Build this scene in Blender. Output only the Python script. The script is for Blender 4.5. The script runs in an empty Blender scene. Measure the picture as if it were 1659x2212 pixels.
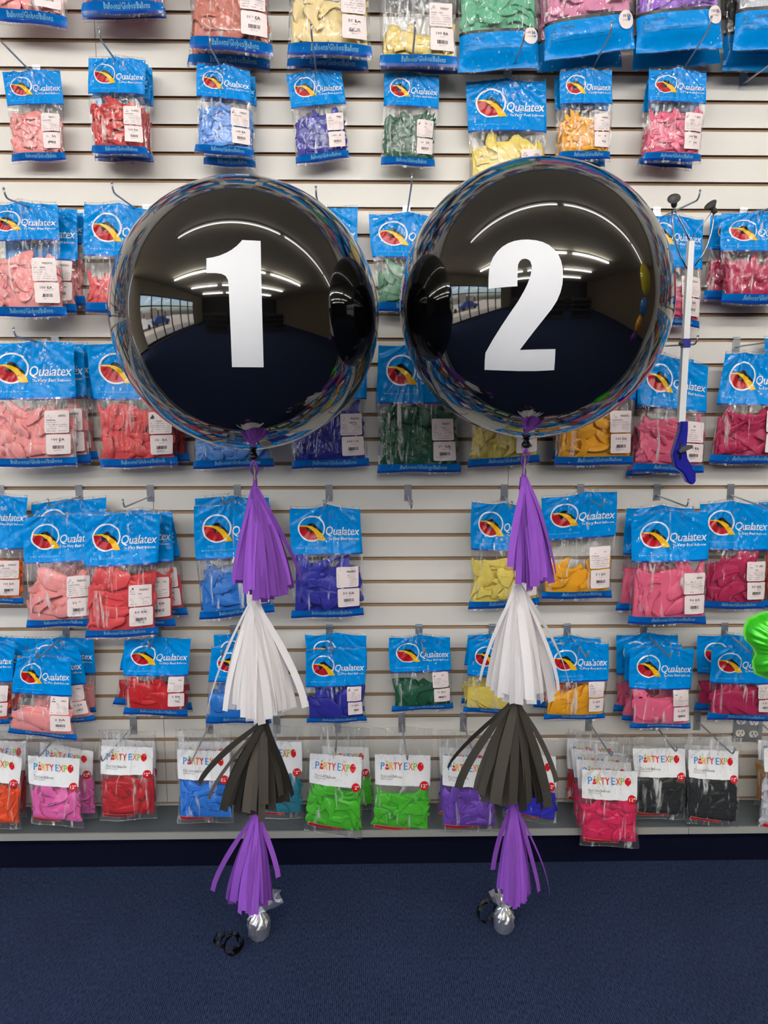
import bpy, bmesh, math, random
import numpy as np
from mathutils import Vector, Matrix
C = bpy.context.scene.collection
scn = bpy.context.scene
PI = math.pi

# ------------------------------------------------------------------ camera
F, DW, HC = 1620.0, 2.353, 1.50           # focal length in px, camera to wall, camera height
PIT, YAW, ROL = 0.153465, 0.018646, 0.00056
cyw, syw = math.cos(YAW), math.sin(YAW)
_f = np.array([syw, cyw, 0]); _r = np.array([cyw, -syw, 0]); _u = np.array([0, 0, 1.0])
FW = _f * math.cos(PIT) - _u * math.sin(PIT); _u2 = _u * math.cos(PIT) + _f * math.sin(PIT)
RT = _r * math.cos(ROL) + _u2 * math.sin(ROL); UP = _u2 * math.cos(ROL) - _r * math.sin(ROL)
CAM = np.array([0, -DW, HC])
def ray(px, py):
    d = FW + RT * (px - 829.5) / F + UP * (1106 - py) / F
    return d / np.linalg.norm(d)
def at(px, py, Y):
    d = ray(px, py)
    return CAM + d * ((Y + DW) / d[1])
def atz(px, py, z):
    d = ray(px, py)
    return CAM + d * ((z - HC) / d[2])
cd = bpy.data.cameras.new('camera'); cam = bpy.data.objects.new('camera', cd); C.objects.link(cam)
cd.sensor_fit = 'VERTICAL'; cd.sensor_height = 24.0; cd.lens = F / 2212 * 24.0
cd.clip_start = 0.05; cd.clip_end = 200
cam.matrix_world = Matrix(((RT[0], UP[0], -FW[0], CAM[0]), (RT[1], UP[1], -FW[1], CAM[1]), (RT[2], UP[2], -FW[2], CAM[2]), (0, 0, 0, 1)))
scn.camera = cam

# ------------------------------------------------------------------ light and exposure
scn.view_settings.view_transform = 'Standard'; scn.view_settings.look = 'None'
scn.view_settings.gamma = 1.0; scn.view_settings.exposure = 0.2
scn.view_settings.use_curve_mapping = False
scn.cycles.transparent_max_bounces = 24; scn.cycles.caustics_reflective = False; scn.cycles.caustics_refractive = False
scn.cycles.max_bounces = 8; scn.cycles.diffuse_bounces = 3; scn.cycles.glossy_bounces = 4
w = bpy.data.worlds.new('sky'); scn.world = w; w.use_nodes = True
nt = w.node_tree; bg = nt.nodes['Background']
sk = nt.nodes.new('ShaderNodeTexSky'); sk.sky_type = 'NISHITA'; sk.sun_disc = False; sk.sun_elevation = 0.8; sk.dust_density = 3.0
nt.links.new(sk.outputs[0], bg.inputs[0]); bg.inputs[1].default_value = 1.0
SU = bpy.data.lights.new('sun', 'SUN'); SU.energy = 14.0; SU.angle = 0.01; SU.color = (1.0, 0.95, 0.85)
so = bpy.data.objects.new('sun', SU); C.objects.link(so); so.rotation_euler = (0.15, 0.75, 0)       # shines down past the roof onto the pavement outside
CEIL = 3.55
TUBES = [(-1.75, 0.62, -1.32), (0.75, 3.1, -1.32), (3.25, 5.6, -1.32)]
for yy in (-3.6, -5.8, -8.2):
    TUBES += [(-3.9, -1.6, yy), (-1.2, 1.1, yy), (1.4, 3.7, yy)]
TUBE_EMIT = (8.0, 100.0)                  # bare fluorescent tubes: radiance of the glass, row over the slat wall / rows across the shop
# daylight enters through the storefront glazing of the left wall (light portal guides the sampling only)
L = bpy.data.lights.new('storefront_portal', 'AREA'); L.shape = 'RECTANGLE'; L.size = 2.6; L.size_y = 7.2; L.cycles.is_portal = True
o = bpy.data.objects.new('storefront_portal', L); C.objects.link(o); o.location = (-5.36, -4.8, 1.45); o.rotation_euler = (0, -PI / 2, 0)

# ------------------------------------------------------------------ materials
def lin(c):
    c = c / 255.0
    return c / 12.92 if c <= 0.04045 else ((c + 0.055) / 1.055) ** 2.4
def rgb(r, g, b): return (lin(r), lin(g), lin(b), 1)
MC = {}
def pbr(name, col, rough=0.5, metal=0, spec=0.5, coat=0, bump=None, trans=0, var=None, sheen=0, bd=0.002):
    if name in MC: return MC[name]
    m = bpy.data.materials.new(name); m.use_nodes = True; n = m.node_tree; b = n.nodes['Principled BSDF']
    b.inputs['Base Color'].default_value = rgb(*col); b.inputs['Roughness'].default_value = rough
    b.inputs['Metallic'].default_value = metal; b.inputs['Specular IOR Level'].default_value = spec
    b.inputs['Coat Weight'].default_value = coat; b.inputs['Coat Roughness'].default_value = 0.05
    if sheen: b.inputs['Sheen Weight'].default_value = sheen
    tc = n.nodes.new('ShaderNodeTexCoord')
    if var:
        sc_, amt = var
        nz = n.nodes.new('ShaderNodeTexNoise'); nz.inputs['Scale'].default_value = sc_; nz.inputs['Detail'].default_value = 4
        n.links.new(tc.outputs['Object'], nz.inputs['Vector'])
        mx = n.nodes.new('ShaderNodeMix'); mx.data_type = 'RGBA'
        mx.inputs[6].default_value = rgb(*[max(0, c * (1 - amt)) for c in col]); mx.inputs[7].default_value = rgb(*[min(255, c * (1 + amt)) for c in col])
        n.links.new(nz.outputs['Fac'], mx.inputs[0]); n.links.new(mx.outputs[2], b.inputs['Base Color'])
    if bump:
        sc_, st = bump
        nz = n.nodes.new('ShaderNodeTexNoise'); nz.inputs['Scale'].default_value = sc_; nz.inputs['Detail'].default_value = 3
        n.links.new(tc.outputs['Object'], nz.inputs['Vector'])
        bp = n.nodes.new('ShaderNodeBump'); bp.inputs['Strength'].default_value = st; bp.inputs['Distance'].default_value = bd
        n.links.new(nz.outputs['Fac'], bp.inputs['Height']); n.links.new(bp.outputs[0], b.inputs['Normal'])
    MC[name] = m
    return m
def film_mat(name='clear plastic film', haze=0.006, tint=(1, 1, 1, 1), bst=0.85):
    if name in MC: return MC[name]
    m = bpy.data.materials.new(name); m.use_nodes = True; n = m.node_tree; n.nodes.remove(n.nodes['Principled BSDF'])
    out = n.nodes['Material Output']
    tr = n.nodes.new('ShaderNodeBsdfTransparent'); tr.inputs[0].default_value = tint
    gl = n.nodes.new('ShaderNodeBsdfGlossy'); gl.inputs['Roughness'].default_value = 0.09
    df = n.nodes.new('ShaderNodeBsdfDiffuse'); df.inputs[0].default_value = (0.9, 0.9, 0.9, 1)
    fr = n.nodes.new('ShaderNodeLayerWeight'); fr.inputs[0].default_value = 0.5
    pw = n.nodes.new('ShaderNodeMath'); pw.operation = 'POWER'; pw.inputs[1].default_value = 3.5
    mu = n.nodes.new('ShaderNodeMath'); mu.operation = 'MULTIPLY_ADD'; mu.inputs[1].default_value = 0.75; mu.inputs[2].default_value = 0.075; mu.use_clamp = True
    tc = n.nodes.new('ShaderNodeTexCoord'); nz = n.nodes.new('ShaderNodeTexNoise'); nz.inputs['Scale'].default_value = 60; nz.inputs['Detail'].default_value = 2
    mp = n.nodes.new('ShaderNodeMapping'); mp.inputs['Scale'].default_value = (1.9, 1, 0.42)
    bp = n.nodes.new('ShaderNodeBump'); bp.inputs['Strength'].default_value = bst; bp.inputs['Distance'].default_value = 0.008
    n.links.new(tc.outputs['Object'], mp.inputs[0]); n.links.new(mp.outputs[0], nz.inputs['Vector'])
    n.links.new(nz.outputs['Fac'], bp.inputs['Height']); n.links.new(bp.outputs[0], gl.inputs['Normal']); n.links.new(bp.outputs[0], fr.inputs['Normal'])
    n.links.new(fr.outputs['Facing'], pw.inputs[0]); n.links.new(pw.outputs[0], mu.inputs[0])
    m1 = n.nodes.new('ShaderNodeMixShader'); m1.inputs[0].default_value = haze
    if bst > 0:   # white highlight streaks along the creases, painted in as diffuse haze
        mp2 = n.nodes.new('ShaderNodeMapping'); mp2.inputs['Scale'].default_value = (1, 1, 0.13); nz2 = n.nodes.new('ShaderNodeTexNoise'); nz2.inputs['Scale'].default_value = 62; nz2.inputs['Detail'].default_value = 3; nz2.inputs['Distortion'].default_value = 0.6
        oi = n.nodes.new('ShaderNodeObjectInfo'); vm = n.nodes.new('ShaderNodeVectorMath'); vm.operation = 'MULTIPLY_ADD'; vm.inputs[1].default_value = (7.3, 3.1, 5.7); n.links.new(oi.outputs['Random'], vm.inputs[0]); n.links.new(tc.outputs['Object'], vm.inputs[2]); n.links.new(vm.outputs[0], mp2.inputs[0]); n.links.new(mp2.outputs[0], nz2.inputs['Vector'])
        r2 = n.nodes.new('ShaderNodeMapRange'); r2.inputs[1].default_value = 0.59; r2.inputs[2].default_value = 0.74; r2.inputs[3].default_value = haze; r2.inputs[4].default_value = haze + 0.6
        n.links.new(nz2.outputs['Fac'], r2.inputs[0]); n.links.new(r2.outputs[0], m1.inputs[0])
    n.links.new(tr.outputs[0], m1.inputs[1]); n.links.new(df.outputs[0], m1.inputs[2])
    m2 = n.nodes.new('ShaderNodeMixShader'); n.links.new(mu.outputs[0], m2.inputs[0])
    n.links.new(m1.outputs[0], m2.inputs[1]); n.links.new(gl.outputs[0], m2.inputs[2]); n.links.new(m2.outputs[0], out.inputs[0])
    MC[name] = m
    return m
FILM = film_mat(); FILM2 = film_mat('hazy plastic film', 0.03, bst=0.5)
BLUE = pbr('header print blue', (0, 138, 220), 0.2, spec=0.16, coat=0.0, bump=(38, 0.6), bd=0.005)
NAVY = pbr('stripe print dark blue', (14, 58, 150), 0.3, coat=0.3)
WHITE = pbr('print white', (232, 238, 246), 0.35)
PALE = pbr('print pale blue', (150, 208, 240), 0.35)
RED = pbr('print red', (178, 22, 34), 0.3)
YEL = pbr('print yellow', (244, 188, 20), 0.3)
BLK = pbr('print black', (24, 20, 24), 0.35)
BANDM = pbr('band print blue', (4, 108, 192), 0.28, spec=0.3, bump=(45, 0.3))
INK = pbr('label ink', (60, 56, 60), 0.6)
LAB = pbr('label paper', (240, 226, 226), 0.45)
HEADW = pbr('header card white', (238, 238, 240), 0.4, coat=0.15)
BADGE = pbr('badge red', (205, 18, 28), 0.35)
CHROME = pbr('hook steel', (178, 182, 190), 0.3, metal=0.75)
def latex(key, col):
    m = pbr('latex ' + key, col, 0.4, spec=0.3, var=(30, 0.05))
    return m

# ------------------------------------------------------------------ mesh helpers
def mesh_obj(name, V, Fc, mats, parent=None, smooth=True, mi=None):
    me = bpy.data.meshes.new(name)
    me.from_pydata([tuple(map(float, v)) for v in V], [], [tuple(map(int, f)) for f in Fc])
    if not isinstance(mats, (list, tuple)): mats = [mats]
    for m in mats: me.materials.append(m)
    if mi is not None: me.polygons.foreach_set('material_index', np.asarray(mi, dtype=np.int32))
    if smooth: me.polygons.foreach_set('use_smooth', np.ones(len(me.polygons), dtype=bool))
    me.update()
    o = bpy.data.objects.new(name, me); C.objects.link(o)
    if parent: o.parent = parent
    return o
class MB:
    def __init__(s): s.V = []; s.F = []; s.M = []
    def add(s, V, Fc, mi=0):
        b = len(s.V); s.V += [tuple(v) for v in V]; s.F += [tuple(i + b for i in f) for f in Fc]; s.M += [mi] * len(Fc); return s
    def box(s, a, b, mi=0):
        x0, y0, z0 = [min(p, q) for p, q in zip(a, b)]; x1, y1, z1 = [max(p, q) for p, q in zip(a, b)]
        return s.add([(x0, y0, z0), (x1, y0, z0), (x1, y1, z0), (x0, y1, z0), (x0, y0, z1), (x1, y0, z1), (x1, y1, z1), (x0, y1, z1)],
              [(0, 3, 2, 1), (4, 5, 6, 7), (0, 1, 5, 4), (1, 2, 6, 5), (2, 3, 7, 6), (3, 0, 4, 7)], mi)
    def tube(s, pts, rad, n=8, mi=0, caps=True):
        pts = [np.array(p, float) for p in pts]; k = len(pts)
        if not hasattr(rad, '__len__'): rad = [rad] * k
        V = []; prev = None
        for i, p in enumerate(pts):
            t = pts[min(i + 1, k - 1)] - pts[max(i - 1, 0)]; t = t / (np.linalg.norm(t) + 1e-12)
            a = prev if prev is not None else (np.array([0, 0, 1.0]) if abs(t[2]) < 0.9 else np.array([1.0, 0, 0]))
            a = a - t * (a @ t); a /= np.linalg.norm(a) + 1e-12; prev = a; b = np.cross(t, a)
            for j in range(n):
                q = 2 * PI * j / n; V.append(p + (a * math.cos(q) + b * math.sin(q)) * rad[i])
        Fc = [(i * n + j, i * n + (j + 1) % n, (i + 1) * n + (j + 1) % n, (i + 1) * n + j) for i in range(k - 1) for j in range(n)]
        if caps: Fc += [tuple(range(n))[::-1], tuple(range((k - 1) * n, k * n))]
        return s.add(V, Fc, mi)
    def lathe(s, c, prof, n=24, mi=0, ax=(0, 0, 1)):
        ax = np.array(ax, float); ax /= np.linalg.norm(ax)
        a = np.cross(ax, [0, 1, 0.01]); a /= np.linalg.norm(a); b = np.cross(ax, a); c = np.array(c, float)
        V = [c + ax * h + (a * math.cos(2 * PI * j / n) + b * math.sin(2 * PI * j / n)) * r for (r, h) in prof for j in range(n)]
        Fc = [(i * n + j, i * n + (j + 1) % n, (i + 1) * n + (j + 1) % n, (i + 1) * n + j) for i in range(len(prof) - 1) for j in range(n)]
        return s.add(V, Fc, mi)
    def build(s, name, mats, parent=None, smooth=False): return mesh_obj(name, s.V, s.F, mats, parent, smooth, s.M)
def empty(name, loc, label, cat, group=None):
    o = bpy.data.objects.new(name, None); C.objects.link(o); o.location = tuple(map(float, loc)); o.empty_display_size = 0.05
    o['label'] = label; o['category'] = cat
    if group: o['group'] = group
    return o
def tag(o, label, cat, group=None, kind=None):
    o['label'] = label; o['category'] = cat
    if group: o['group'] = group
    if kind: o['kind'] = kind
    return o
def struct(o): o['kind'] = 'structure'; return o

# ------------------------------------------------------------------ flat artwork templates  (x right, y down)
_T = {}
def text2d(s, res=2, off=0.0, shear=0.0, sp=1.0):
    k = (s, res, off, shear, sp)
    if k in _T: return _T[k]
    cu = bpy.data.curves.new('t', 'FONT'); cu.body = s; cu.resolution_u = res; cu.offset = off; cu.shear = shear; cu.space_character = sp
    cu.fill_mode = 'FRONT'
    o = bpy.data.objects.new('t', cu); C.objects.link(o); bpy.context.view_layer.update()
    me = o.to_mesh(); V = np.array([(v.co.x, -v.co.y) for v in me.vertices]); Fc = [tuple(p.vertices) for p in me.polygons]
    o.to_mesh_clear(); bpy.data.objects.remove(o); bpy.data.curves.remove(cu)
    _T[k] = (V, Fc); return _T[k]
class Art:
    """flat print: list of 2-D polygons with material index and a tiny lift"""
    def __init__(s): s.V = []; s.F = []; s.M = []; s.L = []
    def add(s, V, Fc, mi, lift):
        b = len(s.V); s.V += [tuple(v) for v in V]; s.F += [tuple(i + b for i in f) for f in Fc]; s.M += [mi] * len(Fc); s.L += [lift] * len(V)
    def rect(s, x0, y0, x1, y1, mi, lift, cell=0.035, wav=None):
        nx = max(1, int(math.ceil((x1 - x0) / cell))); ny = max(1, int(math.ceil((y1 - y0) / cell)))
        V = [(x0 + (x1 - x0) * i / nx, y0 + (y1 - y0) * j / ny) for j in range(ny + 1) for i in range(nx + 1)]
        Fc = [(j * (nx + 1) + i, (j + 1) * (nx + 1) + i, (j + 1) * (nx + 1) + i + 1, j * (nx + 1) + i + 1) for j in range(ny) for i in range(nx)]
        s.add(V, Fc, mi, lift)
    def text(s, t, x0, y0, x1, y1, mi, lift, res=2, off=0.0, shear=0.0, sp=1.0):
        V, Fc = text2d(t, res, off, shear, sp)
        if off > 0:
            V0, F0 = text2d(t, res, 0.0, shear, sp)
            if np.ptp(V[:, 0]) > 1.12 * np.ptp(V0[:, 0]) or np.ptp(V[:, 1]) > 1.3 * np.ptp(V0[:, 1]):
                a = V0.min(0); b = V0.max(0); W = (V0 - a) / (b - a) * np.array([x1 - x0, y1 - y0]) + np.array([x0, y0]); e = off * 0.5 * (y1 - y0)
                for k, dx in enumerate((-e, 0, e)): s.add(W + np.array([dx, 0]), F0, mi, lift + k * 0.00005)
                return
        a = V.min(0); b = V.max(0)
        W = (V - a) / (b - a) * np.array([x1 - x0, y1 - y0]) + np.array([x0, y0]); s.add(W, Fc, mi, lift)
    def poly(s, P, mi, lift, sub=2):
        bm = bmesh.new(); vs = [bm.verts.new((x, y, 0)) for x, y in P]; f = bm.faces.new(vs); f.normal_update()
        bmesh.ops.triangulate(bm, faces=[f])
        for k in range(sub): bmesh.ops.subdivide_edges(bm, edges=[e for e in bm.edges if e.calc_length() > 0.05], cuts=1)
        bmesh.ops.triangulate(bm, faces=bm.faces[:])
        bm.verts.index_update(); V = [(v.co.x, v.co.y) for v in bm.verts]; Fc = [tuple(v.index for v in q.verts) for q in bm.faces]; bm.free()
        s.add(V, Fc, mi, lift)
    def ring(s, cx, cy, r0, r1, mi, lift, n=48):
        V = []; 
        for i in range(n):
            a = 2 * PI * i / n; V += [(cx + r0 * math.cos(a), cy + r0 * math.sin(a)), (cx + r1 * math.cos(a), cy + r1 * math.sin(a))]
        s.add(V, [(2 * i, 2 * i + 1, (2 * i + 3) % (2 * n), (2 * i + 2) % (2 * n)) for i in range(n)], mi, lift)
    def rrect(s, x0, y0, x1, y1, r, mi, lift):
        P = []
        for cx, cy, a0 in ((x1 - r, y1 - r, 0), (x0 + r, y1 - r, 90), (x0 + r, y0 + r, 180), (x1 - r, y0 + r, 270)):
            for k in range(4):
                a = math.radians(a0 + k * 30); P.append((cx + r * math.cos(a), cy + r * math.sin(a)))
        s.poly(P, mi, lift, 3)
def emblem():
    A = Art(); K = 1223.6
    def q(pts): return [((x - 50) / K, (y - 150) / K) for x, y in pts]
    cx, cy = 0.298, 0.290; ri = 0.172
    low = q([(210, 462), (330, 475), (400, 520), (460, 580), (505, 650), (530, 705)])
    a1 = math.atan2(low[-1][1] - cy, low[-1][0] - cx); a0 = math.atan2(low[0][1] - cy, low[0][0] - cx) % (2 * PI)
    arc = [(cx + ri * math.cos(a1 + (a0 - a1) * k / 18), cy + ri * math.sin(a1 + (a0 - a1) * k / 18)) for k in range(1, 18)]
    A.poly(low + arc, 0, 0.0003)
    A.poly(q([(325, 474), (400, 520), (455, 575), (430, 590), (385, 590), (345, 560), (325, 520)]), 1, 0.0005)
    A.poly(q([(340, 450), (362, 424), (395, 409), (430, 408), (462, 425), (490, 462), (545, 512), (600, 572), (570, 600), (500, 530), (420, 475)]), 1, 0.0005)
    A.ring(cx, cy, ri - 0.003, 0.190, 2, 0.0006)
    A.poly(q([(200, 452), (330, 446), (420, 468), (500, 516), (570, 585), (625, 655), (655, 718), (530, 720), (505, 650), (460, 580), (400, 520), (330, 476), (200, 464)]), 3, 0.0008)
    A.text('Qualatex', 0.497, 0.272, 0.975, 0.415, 2, 0.0006, off=0.022, shear=0.22, sp=0.95)
    A.text('The', 0.535, 0.428, 0.585, 0.462, 2, 0.0006, off=0.01, shear=0.15, res=1)
    A.text('Very Best', 0.592, 0.420, 0.800, 0.474, 2, 0.0006, off=0.02, shear=0.22, res=1)
    A.text('Balloons', 0.812, 0.428, 0.962, 0.462, 2, 0.0006, off=0.01, res=1)
    A.text('www.qualatex.com', 0.085, 0.560, 0.50, 0.588, 4, 0.0005, sp=1.35, res=1)
    return A
EMB = emblem()
def warn_art():
    A = Art(); A.rrect(0, 0, 1, 0.95, 0.07, 0, 0.0002)
    A.poly([(0.18, 0.10), (0.30, 0.30), (0.06, 0.30)], 1, 0.0002, 0); A.poly([(0.18, 0.135), (0.27, 0.285), (0.09, 0.285)], 0, 0.0003, 0)
    A.text('!', 0.17, 0.17, 0.19, 0.27, 1, 0.0004, res=1)
    A.text('WARNING:', 0.46, 0.17, 0.88, 0.27, 1, 0.0003, off=0.012, res=1)
    A.text('CHOKING HAZARD', 0.06, 0.37, 0.58, 0.43, 1, 0.0003, off=0.01, res=1)
    for i, t in enumerate(['Children under 8 years can', 'choke or suffocate on uninflated', 'or broken balloons. Adult supervision', 'required. Keep uninflated from', 'children. Discard broken at once.']):
        A.text(t, 0.06, 0.47 + i * 0.088, [0.84, 0.93, 0.94, 0.92, 0.90][i], 0.525 + i * 0.088, 1, 0.0003, res=1)
    return A
WARN = warn_art()
def price_art(n):
    A = Art(); A.rrect(0, 0, 1, 0.85, 0.07, 0, 0)
    A.text(n, 0.24, 0.16, 0.76, 0.27, 1, 0.0003, off=0.014, res=1)
    rnd = random.Random(5); x = 0.28
    while x < 0.74:
        wd = rnd.choice([0.008, 0.014, 0.02]); A.rect(x, 0.47, x + wd, 0.61, 1, 0.0003); x += wd + rnd.choice([0.008, 0.014])
    A.text('ROUND', 0.4, 0.33, 0.6, 0.36, 1, 0.0003, res=1)
    A.text('MADE IN USA', 0.36, 0.66, 0.64, 0.69, 1, 0.0003, res=1)
    return A
PRICE = {n: price_art(n) for n in ('100 EA', '50 EA', '2 EA')}
def expo_art():
    A = Art()   # header box 1 wide, 0.50 high
    cols = dict(P=5, R=3, T=6, Y=0, E=5, X=6, p=7)
    def L(ch, x0, x1, mi): A.text(ch, x0, 0.13, x1, 0.25, mi, 0.0005, off=0.03)
    L('P', 0.11, 0.18, 5); L('R', 0.265, 0.335, 3); L('T', 0.34, 0.41, 6); L('Y', 0.415, 0.495, 0)
    L('E', 0.53, 0.595, 5); L('X', 0.605, 0.69, 6); L('P', 0.70, 0.765, 7)
    A.rect(0.19, 0.205, 0.255, 0.25, 0, 0.0005); A.rect(0.20, 0.16, 0.245, 0.195, 0, 0.0005); A.rect(0.205, 0.215, 0.24, 0.222, 4, 0.0007); A.ring(0.222, 0.115, 0.0, 0.014, 7, 0.0005, 12); A.rect(0.216, 0.128, 0.228, 0.16, 7, 0.0005)
    P = [(0.825 + 0.055 * math.sin(a) * (1 - 0.12 * math.cos(a)), 0.185 - 0.068 * math.cos(a) + (0.01 if abs(a - PI) < 0.3 else 0)) for a in [2 * PI * k / 28 for k in range(28)]]
    A.poly(P, 0, 0.0005); A.ring(0.845, 0.155, 0, 0.01, 4, 0.0007, 10)
    A.text('72ct Solid Balloons', 0.105, 0.335, 0.50, 0.378, 1, 0.0005, res=1)
    A.text('PREMIUM QUALITY', 0.105, 0.392, 0.335, 0.412, 1, 0.0005, res=1)
    return A
EXPO = expo_art()
def age_art():
    A = Art()    # red warning strip, box 1 x 0.14
    A.rect(0, 0, 1, 0.14, 1, 0.0, 0.08); A.rect(0.012, 0.014, 0.76, 0.126, 0, 0.0003, 0.08); A.rect(0.775, 0.014, 0.988, 0.126, 0, 0.0003, 0.08)
    A.text('WARNING: CHOKING HAZARD', 0.05, 0.03, 0.7, 0.06, 2, 0.0006, res=1)
    A.text('8+', 0.82, 0.035, 0.94, 0.108, 1, 0.0006, off=0.02, res=1)
    return A
AGE = age_art()

# ------------------------------------------------------------------ loose balloons for the bag fillings
def shape_balloon(rng, L=1.0):
    nu, nv = 12, 11
    ks = rng.uniform(0, 6, 4); bend = rng.uniform(-1.1, 1.1); tw = rng.uniform(-0.8, 0.8)
    V = []
    for i in range(nu):
        s = i / (nu - 1)
        wd = 0.065 + (0.27 - 0.065) * (0.5 - 0.5 * math.cos(min(1, max(0, (s - 0.2) / 0.45)) * PI))
        if s > 0.75: wd *= math.sqrt(max(0.02, 1 - ((s - 0.75) / 0.25) ** 2))
        if i == 0: wd = 0.085
        a = bend * (s - 0.3); cx = math.sin(a) * s if abs(bend) > .01 else 0; cz = s * math.cos(a) - 0.5
        th = wd * 0.24 * (1 + 0.5 * math.sin(5 * s + ks[0]))
        for j in range(nv):
            q = 2 * PI * j / nv; x = wd * math.cos(q); y = th * math.sin(q) + 0.045 * math.sin(7 * x / 0.27 + ks[1] + 3 * s) * min(1, s * 2) + 0.05 * math.sin(4 * s + ks[2])
            c_, s_ = math.cos(tw * s), math.sin(tw * s)
            V.append((cx + x * c_ - y * s_ * 0.5, x * s_ * 0.5 + y * c_, cz))
    Fc = [(i * nv + j, i * nv + (j + 1) % nv, (i + 1) * nv + (j + 1) % nv, (i + 1) * nv + j) for i in range(nu - 1) for j in range(nv)]
    Fc.append(tuple(range((nu - 1) * nv, nu * nv)))
    return np.array(V) * L, Fc
_rg = np.random.default_rng(3)
PIECES = [shape_balloon(_rg) for _ in range(9)]
GLUM = {}

# ------------------------------------------------------------------ the bag
def smooth(a, b, x):
    t = np.clip((x - a) / (b - a + 1e-9), 0, 1); return t * t * (3 - 2 * t)
class Warp:
    def __init__(s, q, d, T, seed, hu, fillv, lean=0.0, amp=1.0, peak=0.010):
        s.c = [at(x, y, -d) for x, y in q]                 # TL TR BR BL
        s.org = (s.c[0] + s.c[1]) / 2
        s.W = (np.linalg.norm(s.c[1] - s.c[0]) + np.linalg.norm(s.c[2] - s.c[3])) / 2
        s.H = (np.linalg.norm(s.c[3] - s.c[0]) + np.linalg.norm(s.c[2] - s.c[1])) / 2
        r = np.random.default_rng(seed); s.T = T; s.hu = hu; s.fv = fillv; s.amp = amp; s.peak = peak
        s.pl = [(r.uniform(5, 9), r.uniform(0, 6), 1.0), (r.uniform(11, 17), r.uniform(0, 6), 0.8), (r.uniform(20, 30), r.uniform(0, 6), 0.45)]
        s.cr = [(r.normal(size=2) * 2 * PI / r.uniform(0.018, 0.06), r.uniform(0, 6)) for _ in range(7)]
        s.edge = r.uniform(0, 6, 4)
    def env(s, u, v):
        e = np.sqrt(np.clip(1 - np.abs(2 * u - 1) ** 2.6, 0, 1))
        g = 0.07 + 0.93 * smooth(s.fv - 0.22, s.fv + 0.12, v)
        g = g * (1 - 0.93 * smooth(0.86, 0.985, v))
        return s.T * e * g + 0.0012 * e
    def wr(s, u, v):
        X = (u - s.hu) * s.W; Z = v * s.H + 0.012; ang = np.arctan2(X, Z); r = np.hypot(X, Z)
        p = 0
        for k, f, a in s.pl: p = p + a * (1 - 2 * np.abs(np.sin(k * ang + f)))
        p = p * 0.0030 * np.exp(-r / (0.6 * s.H)) * np.minimum(1, r / 0.03)
        c = 0
        for (kx, kz), f in s.cr: c = c + np.sin(kx * u * s.W + kz * v * s.H + f)
        c = c * 0.00028
        e = np.minimum(1, np.minimum(u, 1 - u) * 9 + 0.15)
        return (p * e + c) * s.amp
    def P(s, u, v, lift=0.0, back=False, rel=None):
        u = np.asarray(u, float); v = np.asarray(v, float)
        c = s.c; uu = u[:, None]; vv = v[:, None]
        B = (c[0] * (1 - uu) + c[1] * uu) * (1 - vv) + (c[3] * (1 - uu) + c[2] * uu) * vv
        if back: wv = -0.45 * s.env(u, v) + s.wr(u, v) * 0.3
        elif rel is not None: wv = rel
        else: wv = s.env(u, v) + s.wr(u, v) + lift
        B = B.copy(); B[:, 1] -= wv
        top = (1 - np.clip(v / 0.35, 0, 1)) ** 2
        B[:, 2] += s.peak * top * (np.exp(-np.abs(u - s.hu) * 7) - 0.35) + 0.0018 * np.sin(u * 9 + s.edge[0]) * top
        B[:, 2] += 0.0016 * np.sin(u * 8 + s.edge[1]) * smooth(0.85, 1, v)
        B[:, 0] += 0.0022 * np.sin(v * 7 + s.edge[2]) * np.abs(2 * u - 1) ** 3
        # gathered sides below the hook, pillowed sides pulled in where it is full
        B[:, 0] -= np.sign(u - 0.5) * s.W * 0.018 * smooth(0.3, 0.7, v) * (1 - smooth(0.85, 1, v)) * np.abs(2 * u - 1) ** 2
        return B - s.org
def art_obj(name, art, fn, mats, parent):
    A = np.array(art.V); Lf = np.array(art.L)
    V = fn(A[:, 0], A[:, 1], Lf)
    Fc = [tuple(reversed(f)) for f in art.F]
    return mesh_obj(name, V, Fc, mats, parent, True, art.M)
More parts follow.
